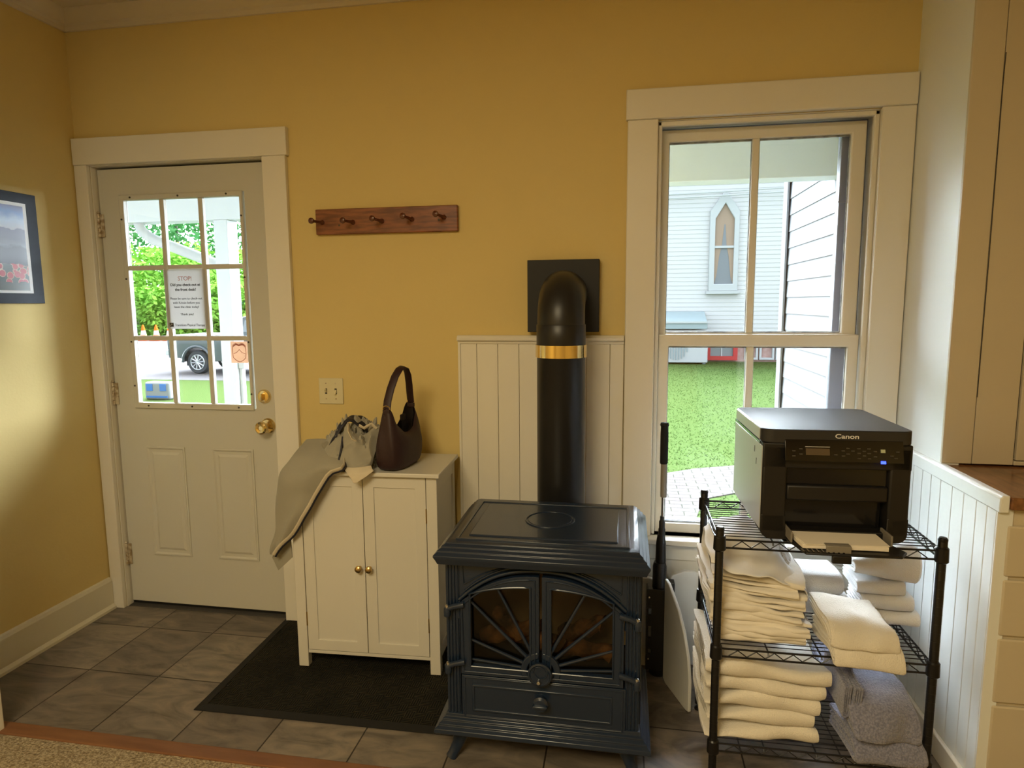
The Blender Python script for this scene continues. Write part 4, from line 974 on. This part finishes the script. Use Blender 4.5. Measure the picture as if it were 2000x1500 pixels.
# crumpled white sheet on top of the pile
rows = [[(2.640, -.70, zc+.045), (2.70, -.715, zc+.022), (2.76, -.715, zc+.015), (2.82, -.700, zc+.008), (2.875, -.675, zc-.018), (2.895, -.65, zc-.030)],
        [(2.630, -.64, zc+.075), (2.69, -.655, zc+.052), (2.76, -.66, zc+.040), (2.83, -.64, zc+.026), (2.885, -.61, zc-.002), (2.905, -.59, zc-.015)],
        [(2.632, -.57, zc+.088), (2.70, -.58, zc+.090), (2.77, -.575, zc+.082), (2.83, -.56, zc+.060), (2.875, -.54, zc+.025), (2.892, -.52, zc+.0)],
        [(2.64, -.50, zc+.082), (2.71, -.49, zc+.108), (2.78, -.48, zc+.100), (2.835, -.47, zc+.078), (2.868, -.46, zc+.045), (2.885, -.44, zc+.015)],
        [(2.645, -.45, zc+.04), (2.71, -.43, zc+.085), (2.78, -.42, zc+.085), (2.83, -.41, zc+.060), (2.862, -.41, zc+.03), (2.875, -.41, zc-.0)],
        [(2.65, -.43, zc-.03), (2.71, -.41, zc-.01), (2.78, -.40, zc-.01), (2.83, -.395, zc-.01), (2.86, -.395, zc-.01), (2.87, -.40, zc-.03)]]
m_ = MB(); sh_ = patch(rows, 60, 60, .008, 13, 9)
for i, r in enumerate(sh_):
    for j, p in enumerate(r): p.z += .004*sin(i*.30+j*.09)+.0025*sin(j*.45-i*.2)
m_.grid(sh_)
bs = thing('bed_sheet', 'crumpled white sheet with gathered elastic edge on top of the linen pile', 'linen', (2.76, -.55, zc))
m_.build('sheet', 'linW', bs, smooth=True, solid=.004)
q = MB(); rr = []
for k in range(61):
    t = k/60; base_ = Vector((2.872, -.43, zc+.060)).lerp(Vector((2.905, -.66, zc-.04)), t); wv = .008*sin(t*60)
    rr.append([base_+Vector((-.022+wv*.3, 0, .012+wv)), base_+Vector((-.006+wv, 0, .010-wv)), base_+Vector((.006-wv, 0, .0+wv)), base_+Vector((.014+wv*.4, 0, -.022))])
q.grid(rr); q.build('gathered_edge', 'linW', bs, smooth=True, solid=.0025)
# two white towels behind, middle
for k in range(2):
    folded('folded_towel', ('lower', 'upper')[k]+' white rolled-fold towel at the back centre of the middle shelf', 'towel', 'towW', .185-.008*k, .14, .0160, 2, (2.985-.012*k, -.525, S2+.008+k*.066), radians(2), 'white towels at the back of the middle shelf', seed=70+k, amp=.005, frq=12)
# four white/cream towels back right
for k in range(4):
    hh = (.0115, .0125, .0110, .0195)[k]; zz = S2+sum((.046, .05, .044, .066)[:k])
    folded('folded_towel', ('lowest', 'second', 'third', 'topmost, puffier')[k]+' white towel of the tall stack at the back right of the middle shelf', 'towel', 'towW', (.165, .145, .135, .175)[k], .155, hh, 2, ((3.188, 3.178, 3.158, 3.168)[k], -.548, zz), radians(-3), 'white towels at the back of the middle shelf', seed=80+k, amp=(.005, .005, .005, .017)[k], sag=(.004, .004, .006, .06)[k], frq=13, lean=(0, 0) if k < 3 else (-.10, .01))
# cream towels front centre, drooping over the shelf edge
folded('folded_towel', 'lower cream towel at the front centre, sagging over the middle shelf edge', 'towel', 'tow', .185, .17, .0125, 2, (3.052, -.785, S2+.002), radians(4), 'cream towels at the front of the middle shelf', seed=90, amp=.006, hang=(.06, 9), lean=(-.10, 0))
folded('folded_towel', 'upper cream towel with ruffled hem at the front centre of the middle shelf', 'towel', 'tow', .176, .185, .0100, 2, (3.040, -.778, S2+.052), radians(6), 'cream towels at the front of the middle shelf', seed=91, amp=.008, hang=(.055, 9), lean=(-.12, .018))

# ------------------------------------------------------------------ right side: beadboard, cupboard
rw = sthing('wainscot_right', (W, -.35, 0))
ys = [-.702, -.656, -.602, -.533, -.465, -.392, -.328, -.266, -.20, -.135, -.07, -.022]
bx(W+.002, W+.02, -.702, -.02, 0, .865).build('backing', 'grooveL', rw)
for a, c in zip(ys, ys[1:]): bx(W-.008, W+.004, a+.0009, c-.0009, 0, .868).build('board', 'rwhite', rw, bevel=.002)
MB().prism([(W-.012, .860), (W-.012, .900), (W-.004, .907), (W+.012, .907), (W+.012, .860)], 'y', -.722, -.02).build('cap_rail', 'rwhite', rw, bevel=.003)
bx(W-.022, W-.008, -.72, -.02, 0, .075).build('baseboard', 'white', rw, bevel=.004)
bx(W-.008, W+.03, -.708, -.702, 0, .868).build('corner_strip', 'rwhite', rw, bevel=.001)

hu = thing('built_in_cupboard', 'cream built-in cupboard with drawers below and plank doors above', 'cupboard', (3.85, -.40, 0))
bx(W+.03, XR-.002, -.690, -.02, 0, .868).build('carcass', 'cupb', hu)
bx(W+.03, XR-.002, -.702, -.690, 0, .868).build('face_frame', 'cupb', hu, bevel=.001)
for z0_, z1_ in ((.682, .822), (.514, .672), (.320, .505), (.12, .310)):
    dw_ = bx(3.393, 3.92, -.712, -.702, z0_, z1_).build('drawer', 'cupb', hu, bevel=.005, seg=3)
    MB().lathe([(.006, -.712), (.006, -.722), (.014, -.730), (.012, -.738), (.0005, -.740)], (3.66, 0, (z0_+z1_)/2), 'y', 16).build('knob', 'brassd', dw_, smooth=True)
bx(W+.052, XR-.002, -.360, -.002, .907, 2.655).build('upper_carcass', 'cupb', hu)
bx(W-.001, 3.4585, -.372, -.360, .909, 2.655).build('stile_board', 'cupb', hu, bevel=.0015)
bx(3.4605, 3.575, -.372, -.360, .909, 2.655).build('stile_board', 'cupb', hu, bevel=.0015)
M['crack'] = M['groove']
MB().tube([(3.4595, -.3726, 1.12), (3.4605, -.3726, 1.5), (3.4595, -.3726, 2.05), (3.4608, -.3726, 2.13)], .0012, 5).build('crack', 'groove', hu)
bx(3.5750, 3.5790, -.366, -.361, .93, 2.60).build('door_gap', 'groove', hu)
bx(3.579, 3.99, -.378, -.361, .925, 2.60).build('plank_door', 'cupb', hu, bevel=.002)
bx(3.576, 4.34, -.376, -.361, .909, .922).build('bottom_rail', 'cupb', hu, bevel=.002)
ct = bx(W+.013, XR-.002, -.728, -.02, .870, .9035).build('worktop', 'counter', bevel=.003, label='dark wooden worktop on the cream cupboard at the right', cat='worktop')
# ------------------------------------------------------------------ outside
def outmat(name, col, rough=1, **k): return mat(name, col, rough, spec=0, **k)
M['grass'] = outmat('lawn_grass', (.036, .060, .017), var=(14, .25, (.050, .072, .024)), bump=(40, .6, .03))
M['road'] = outmat('road_gravel', (.08, .075, .078), var=(3, .3, (.10, .095, .095)))
M['brickp'] = None
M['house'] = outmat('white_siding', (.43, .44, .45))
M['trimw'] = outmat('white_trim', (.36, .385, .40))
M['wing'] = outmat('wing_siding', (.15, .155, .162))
M['leafA'] = outmat('leaf_bright', (.14, .33, .05), var=(1.0, .2, (.22, .40, .06)))
M['leafB'] = outmat('leaf_dark', (.05, .17, .06), var=(1.0, .2, (.09, .23, .08)))
M['bark'] = outmat('bark', (.10, .09, .08))
M['truck'] = mat('dark_grey_car_paint', (.05, .065, .075), .25, coat=.6)
M['tyre'] = outmat('tyre', (.05, .055, .06)); M['rim'] = mat('alloy', (.5, .52, .54), .3, .8)
M['cone'] = outmat('orange_cone', (.75, .12, .02)); M['conew'] = outmat('cone_white', (.5, .45, .42))
M['brick'] = outmat('red_brick', (.30, .18, .16), var=(8, .2, (.38, .27, .25)))
M['redf'] = outmat('red_frame', (.36, .05, .05)); M['dglass'] = mat('dark_glass', (.18, .20, .22), .1)
M['curt'] = outmat('tan_curtain', (.26, .20, .155)); M['curtb'] = outmat('grey_curtain', (.16, .18, .20))
M['unit'] = outmat('pale_unit', (.24, .30, .32)); M['unitw'] = outmat('white_unit', (.36, .38, .39)); M['greybox'] = outmat('grey_box', (.20, .21, .21)); M['blue'] = outmat('blue_square', (.05, .14, .36))
def brickpath():
    m = bpy.data.materials.new('pale_brick_paving'); m.use_nodes = True; t = m.node_tree; b = t.nodes['Principled BSDF']
    tcn = t.nodes.new('ShaderNodeTexCoord'); br = t.nodes.new('ShaderNodeTexBrick'); br.inputs['Scale'].default_value = 1
    br.inputs['Brick Width'].default_value = .24; br.inputs['Row Height'].default_value = .12; br.inputs['Mortar Size'].default_value = .006
    br.inputs['Color1'].default_value = (.080, .068, .067, 1); br.inputs['Color2'].default_value = (.088, .080, .078, 1); br.inputs['Mortar'].default_value = (.034, .036, .028, 1)
    t.links.new(tcn.outputs['Object'], br.inputs['Vector']); t.links.new(br.outputs[0], b.inputs['Base Color']); b.inputs['Roughness'].default_value = 1; b.inputs['Specular IOR Level'].default_value = 0
    return m
M['brickp'] = brickpath()
bx(-60, 40, .16, 62, G-.2, G-.02).build('ground_base', 'grass', kind='structure', base=(0, 0, G))
bx(-7.5, 40, .16, 24, G-.02, G).build('ground_lawn', 'grass', kind='structure', base=(0, 0, G))
bx(-20, -7.5, .16, 14.0, G-.02, G).build('ground_verge', 'grass', kind='structure', base=(0, 0, G))
bx(-45, -7.5, 14.0, 33.5, G-.02, G+.004).build('ground_road', 'road', kind='structure', base=(0, 0, G))
M['blade'] = thin('grass_blade', (.045, .075, .020), (.045, .075, .020), .5)
# brick path: curved band
pa = [(1.6, 4.4), (2.4, 5.10), (2.93, 5.48), (3.3, 5.75), (3.86, 6.0), (4.6, 6.2), (5.6, 6.2)]
pb = [(1.6, 2.6), (2.4, 2.7), (2.9, 2.75), (3.15, 4.0), (3.29, 4.47), (3.78, 4.83), (5.6, 5.0)]
MB().prism(pa+pb[::-1], 'z', G-.01, G+.012).build('ground_path', 'brickp', kind='structure', base=(0, 0, G))
# grass blades clumps near the path read as tufts (one uncountable object)
random.seed(5); q = MB()
for _ in range(15000):
    y = random.uniform(2.3, 21); x = random.uniform(1.5+y*.08, 3.2+y*.28)
    if 2.6 < y < 6.3:
        import bisect
        def li(P, xx):
            for (a, b_), (c, d_) in zip(P, P[1:]):
                if a <= xx <= c: return b_+(d_-b_)*(xx-a)/(c-a)
            return P[-1][1]
        if li(pb, x) < y < li(pa, x): continue
    h = random.uniform(.012, .03); a = random.uniform(0, 6.28); dx, dy = cos(a)*.01, sin(a)*.01
    v = [q.bm.verts.new(p) for p in ((x-dx, y-dy, G), (x+dx, y+dy, G), (x+random.uniform(-.03, .03), y+random.uniform(-.03, .03), G+h))]; q.face(v)
q.build('grass', 'blade', label='short green lawn grass beyond the window', cat='grass', kind='stuff', base=(0, 0, G))
# porch
bx(-3.2, .6, .15, 2.16, 2.46, 2.52).build('porch_ceiling_low', 'soffit', kind='structure')
bx(.6, 4.6, .15, 1.34, 2.275, 2.33).build('porch_ceiling', 'soffit', kind='structure')
q = MB()
for k in range(26): q.box(.7+.145*k, .705+.145*k, .2, 1.2, 2.272, 2.2755)
q.build('porch_ceiling_seams', 'unit', kind='structure')
bx(.6, 4.6, 1.20, 1.34, 2.076, 2.275).build('porch_beam', 'soffit', kind='structure', bevel=.004)
bx(-3.2, .6, 1.98, 2.14, 2.065, 2.46).build('porch_beam_low', 'post', kind='structure', bevel=.004)
bx(-3.2, 2.2, .16, 2.1, G, -.16).build('porch_floor', 'road', kind='structure')
bx(.6, 4.6, .15, 1.36, 2.33, 2.42).build('porch_roof_small', 'soffit', kind='structure')
bx(-3.3, .6, .15, 2.3, 2.52, 2.62).build('porch_roof', 'soffit', kind='structure')
po = thing('porch_post', 'square white porch post seen through the door glass', 'post', (-.64, 2.05, -.16))
bx(-.705, -.590, 1.985, 2.115, -.16, 2.065).build('shaft', 'post', po, bevel=.004)
bx(-.585, -.565, 2.03, 2.06, .55, .95).build('conduit', 'unitw', po); bx(-.588, -.54, 2.02, 2.07, .93, 1.0).build('junction_box', 'unitw', po, bevel=.004)
ds = [(-1.40, 2.0, 2.20), (-1.405, 2.0, 2.10), (-1.375, 2.0, 2.01), (-1.29, 2.0, 1.945), (-1.10, 2.0, 1.875), (-.87, 2.0, 1.79), (-.69, 2.0, 1.715)]
MB().tube([(x, 2.05, z) for x, y, z in ds], 1, 12, flat=(.042, .03, (0, 0, 1))).build('downspout', 'trimw', smooth=True, label='curved white downspout running diagonally to the porch post', cat='downspout')
# wing wall with clapboards to the right of the window
wg = thing('clapboard_wing', 'white clapboard wing wall just outside the window with corner board', 'wall', (3.55, 1.2, G))
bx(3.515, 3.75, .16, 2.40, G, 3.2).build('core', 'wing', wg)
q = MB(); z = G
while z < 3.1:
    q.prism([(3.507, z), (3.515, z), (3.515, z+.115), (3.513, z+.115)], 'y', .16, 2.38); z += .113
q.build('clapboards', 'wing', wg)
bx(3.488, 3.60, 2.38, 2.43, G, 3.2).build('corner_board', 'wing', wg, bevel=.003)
bx(3.485, 3.500, 2.30, 2.38, G, 3.2).build('corner_board', 'wing', wg, bevel=.003)
# neighbour house
HY = 21.37
hs_ = thing('neighbour_house', 'white neighbour house with a pointed gothic window', 'house', (5.8, HY+2, G))
bx(1.5, 12, HY, HY+5, -.12, 6.6).build('wall', 'house', hs_)
q = MB(); z = -.1
while z < 6.5:
    q.prism([(HY-.018, z), (HY, z), (HY, z+.155), (HY-.004, z+.155)], 'x', 1.5, 12); z += .15
q.build('siding', 'house', hs_)
bx(1.5, 12, HY+.05, HY+5, G, -.12).build('foundation', 'brick', hs_)
MB().prism([(HY-.5, 6.5), (HY+2.5, 8.6), (HY+5.5, 6.5), (HY+5.5, 6.3), (HY-.5, 6.3)], 'x', 1.2, 12.3).build('roof', 'unit', hs_)
# gothic window
gw = MB(); go = [(5.28, 1.80), (6.26, 1.80), (6.26, 4.55), (5.77, 5.25), (5.28, 4.55)]; gi = [(5.46, 2.04), (6.10, 2.04), (6.10, 4.28), (5.78, 4.82), (5.46, 4.28)]
gwo = gw.ring(go, gi, HY-.16, HY+.02).build('gothic_window', 'trimw', hs_, bevel=.02)
bx(5.2, 6.34, HY-.2, HY+.0, 1.70, 1.80).build('sill', 'trimw', gwo); bx(5.46, 6.10, HY-.13, HY-.06, 3.28, 3.36).build('meeting_rail', 'trimw', gwo)
MB().prism([(5.46, 2.04), (6.10, 2.04), (6.10, 3.3), (5.46, 3.3)], 'y', HY-.07, HY-.05).build('pane', 'curtb', gwo)
MB().prism([(5.46, 3.32), (6.10, 3.32), (6.10, 4.28), (5.78, 4.82), (5.46, 4.28)], 'y', HY-.07, HY-.05).build('pane', 'curt', gwo)
MB().prism([(5.70, 3.34), (5.86, 3.34), (5.80, 4.1), (5.77, 4.1)], 'y', HY-.08, HY-.07).build('curtain_gap', 'curtb', gwo)
for s_ in (-1, 1): MB().prism([(5.78+s_*.32, 2.04), (5.78+s_*.24, 2.3), (5.78+s_*.16, 3.0), (5.78+s_*.10, 3.28), (5.78+s_*.32, 3.28)], 'y', HY-.08, HY-.07).build('curtain', 'curt', gwo)
# basement window and lattices
bw = MB().ring([(5.25, -.64), (6.35, -.64), (6.35, .02), (5.25, .02)], [(5.42, -.50), (6.20, -.50), (6.20, -.06), (5.42, -.06)], HY-.12, HY+.05).build('basement_window', 'redf', hs_)
bx(5.42, 6.20, HY-.03, HY-.01, -.50, -.06).build('pane', 'dglass', bw); bx(5.79, 5.83, HY-.06, HY-.02, -.5, -.06).build('mullion', 'unitw', bw)
for a, c in ((6.6, 7.05), (7.1, 7.6), (7.65, 8.2)): MB().ring([(a, -.62), (c, -.62), (c, -.04), (a, -.04)], [(a+.07, -.55), (c-.07, -.55), (c-.07, -.11), (a+.07, -.11)], HY-.06, HY+.05).build('crawl_vent', 'unitw', hs_)
for k in range(2):
    pts = [(1.5+10*t/14, HY-.03-.4*sin(pi*t/14), 5.0+.13*k+.02*t-.10*sin(pi*t/14)) for t in range(15)]
    MB().tube(pts, .025, 6).build('overhead_cable', 'trimw', label=('lower', 'upper')[k]+' white cable strung across the neighbour house', cat='cable')
# outdoor unit
ac = thing('outdoor_unit', 'white outdoor unit with round fan grille at the neighbour wall', 'air conditioner', (4.45, 20.6, G))
bx(3.7, 5.2, 20.2, 20.9, G+.05, .45).build('casing', 'unitw', ac, bevel=.03)
for k in range(9): MB().tube([(4.15+.0+(-.36+.09*k), 20.18, -.18-sqrt(max(0, .37**2-(-.36+.09*k)**2))), (4.15+(-.36+.09*k), 20.18, -.18+sqrt(max(0.0004, .37**2-(-.36+.09*k)**2)))], .018, 6).build('grille_bar', 'unit', ac)
for s_ in (3.8, 5.05): bx(s_, s_+.1, 20.3, 20.8, G, G+.06).build('foot', 'unit', ac)
cn = thing('metal_canopy', 'pale blue-grey canopy above the outdoor unit on the neighbour house', 'canopy', (4.4, 20.9, .45))
MB().prism([(20.3, .50), (20.3, .72), (21.3, 1.10), (21.3, .50)], 'x', 3.6, 5.18).build('hood', 'unit', cn, bevel=.02)
bx(3.58, 5.2, 20.26, 20.32, .70, .76).build('front_edge', 'trimw', cn)
# parked pickup truck
tk = thing('pickup_truck', 'dark grey pickup truck parked on the street behind the porch post', 'truck', (-8.4, 16.2, G))
WR = .37; wy = 15.55; wx = -10.75; wz = G+WR
P = [(-11.75, -.28), (-11.78, .42), (-11.70, .52), (-9.6, .52), (-9.45, .55), (-9.30, 1.02), (-9.0, 1.10), (-7.7, 1.10), (-7.2, .62), (-6.2, .48), (-5.95, .35), (-5.9, -.22), (-6.3, -.30), (-9.9, -.32)]
wl = [(wx+.50*cos(a), wz+.50*sin(a)) for a in [radians(t) for t in range(0, 181, 15)]]
body = [(-11.75, -.20), (-11.78, .42), (-11.70, .52), (-9.6, .52), (-9.45, .55), (-9.30, 1.02), (-9.0, 1.10), (-7.7, 1.10), (-7.2, .62), (-6.2, .48), (-5.95, .35), (-5.9, -.22), (-6.3, -.30), (-10.2, -.30)]+wl+[(-11.35, -.20)]
MB().prism(body, 'y', wy, wy+1.75).build('body', 'truck', tk, bevel=.02)
MB().tube([(p[0], wy-.02, p[1]) for p in wl], .045, 8).build('wheel_arch', 'truck', tk, smooth=True)
bx(-11.2, -11.12, wy+.1, wy+.4, -.45, -.15).build('mud_flap', 'blackf', tk)
MB().prism([(-9.15, .62), (-9.05, .98), (-7.8, .98), (-7.35, .62)], 'y', wy-.01, wy).build('side_window', 'dglass', tk)
bx(-11.9, -11.75, wy+.05, wy+1.7, -.12, .05).build('rear_bumper', 'rim', tk, bevel=.02)
for yy in (wy+.0, wy+1.5):
    for xx in (wx, -7.0):
        wh = MB().lathe([(WR*.62, .0), (WR*.9, -.01), (WR, .04), (WR, .20), (WR*.9, .25), (WR*.62, .24)], (xx, yy, wz), 'y', 36).build('wheel', 'tyre', tk, smooth=True)
        r_ = MB(); r_.lathe([(.03, -.012), (.05, -.015), (.05, .02)], (xx, yy, wz), 'y', 16)
        for k in range(10):
            a = 2*pi*k/10; r_.tube([(xx+.04*cos(a), yy-.005, wz+.04*sin(a)), (xx+WR*.62*cos(a+.12), yy-.005, wz+WR*.62*sin(a+.12))], [.022, .020], 6)
        rg = [(xx+WR*.62*cos(2*pi*k/36), yy-.005, wz+WR*.62*sin(2*pi*k/36)) for k in range(37)]
        r_.tube(rg, .018, 6); r_.build('rim', 'rim', wh, smooth=True)
# cones
for k, (x, lab) in enumerate(((-27.0, 'leftmost of the three orange traffic cones across the street'), (-26.1, 'middle orange traffic cone of the three across the street'), (-25.2, 'rightmost of the three orange traffic cones across the street'))):
    cn_ = thing('traffic_cone', lab, 'traffic cone', (x, 33, G+.01), 0, 'orange traffic cones across the street'); 
    MB().box(-.30, .30, -.30, .30, 0, .06).build('base', 'cone', cn_, local=True)
    MB().lathe([(.22, .06), (.17, .35)], (0, 0, 0), 'z', 18).build('lower_cone', 'cone', cn_, local=True, smooth=True)
    MB().lathe([(.17, .35), (.12, .62)], (0, 0, 0), 'z', 18).build('white_band', 'conew', cn_, local=True, smooth=True)
    MB().lathe([(.12, .62), (.05, .95), (.02, .96)], (0, 0, 0), 'z', 18).build('tip', 'cone', cn_, local=True, smooth=True)
gb = thing('grey_box', 'grey box with two blue squares on the lawn outside the door', 'box', (-8.08, 10.5, G))
bx(-8.42, -7.78, 10.4, 10.7, G, G+.40).build('housing', 'greybox', gb, bevel=.05, seg=4)
bx(-8.36, -8.20, 10.39, 10.4, G+.20, G+.36).build('blue_square', 'blue', gb); bx(-8.02, -7.86, 10.39, 10.4, G+.20, G+.36).build('blue_square', 'blue', gb)
bx(-8.37, -7.83, 10.385, 10.4, G+.05, G+.09).build('slot', 'blue', gb)
# trees and hedge
def foliage(c, rad, n, m, size, seed, parent, name='crown'):
    random.seed(seed); q = MB(); c = Vector(c)
    for _ in range(n):
        d = Vector((random.gauss(0, 1), random.gauss(0, 1), random.gauss(0, 1))).normalized()
        r = (random.random()**.35)*(1+.35*noise.noise(d*2.2+Vector((seed, 0, 0))))
        p = c+Vector((d.x*rad[0]*r, d.y*rad[1]*r, d.z*rad[2]*r))
        if p.z < G: continue
        s = size*random.uniform(.6, 1.3); u = Vector((random.gauss(0, 1), random.gauss(0, 1), random.gauss(0, .6))).normalized(); v = u.orthogonal().normalized()
        v = (v+Vector((0, 0, random.uniform(-.8, .8)))).normalized()
        q.face([q.bm.verts.new(p+a) for a in (u*s, v*s*.45, -u*s, -v*s*.45)])
    return q.build(name, m, parent)
TR = [((-33, 44, 3.2), (5.2, 4, 3.2), 'leafA', 'bright green tree left of the view across the street'),
      ((-25.5, 43, 2.6), (4.5, 4, 2.9), 'leafA', 'bright green tree behind the paper notice across the street'),
      ((-19.0, 45, 2.8), (4.0, 4, 4.0), 'leafA', 'bright green tree beside the porch post across the street'),
      ((-40, 54, 8.5), (7, 5, 6.0), 'leafB', 'tall dark green tree rising at the far left beyond the street'),
      ((-29.5, 55, 9.5), (5.5, 5, 5.5), 'leafB', 'tall dark thin-crowned tree with sky showing through'),
      ((-21, 57, 6.0), (5, 5, 8.0), 'leafB', 'dark green tree half hidden behind the porch post'),
      ((-14, 50, 3.0), (5, 5, 5.0), 'leafA', 'green tree right of the porch post')]
for k, (c, r, m, lab) in enumerate(TR):
    t_ = thing('tree', lab, 'tree', (c[0], c[1], G), 0, 'trees across the street')
    foliage(c, r, 6000 if k != 4 else 3200, m, .25 if m == 'leafA' else .27, k+1, t_)
    MB().tube([(c[0], c[1], G), (c[0]+.2, c[1], c[2]*.5), (c[0], c[1], c[2]+r[2]*.3)], [.35, .25, .12], 8).build('trunk', 'bark', t_)
q = thing('hedge', 'low dense green hedge along the far side of the street', 'hedge', (-28, 39, G))
foliage((-29, 39, .3), (9, 2, 2.9), 13000, 'leafA', .24, 31, q, 'leaves'); foliage((-18, 40, .3), (7, 2, 2.9), 9000, 'leafB', .24, 32, q, 'leaves')
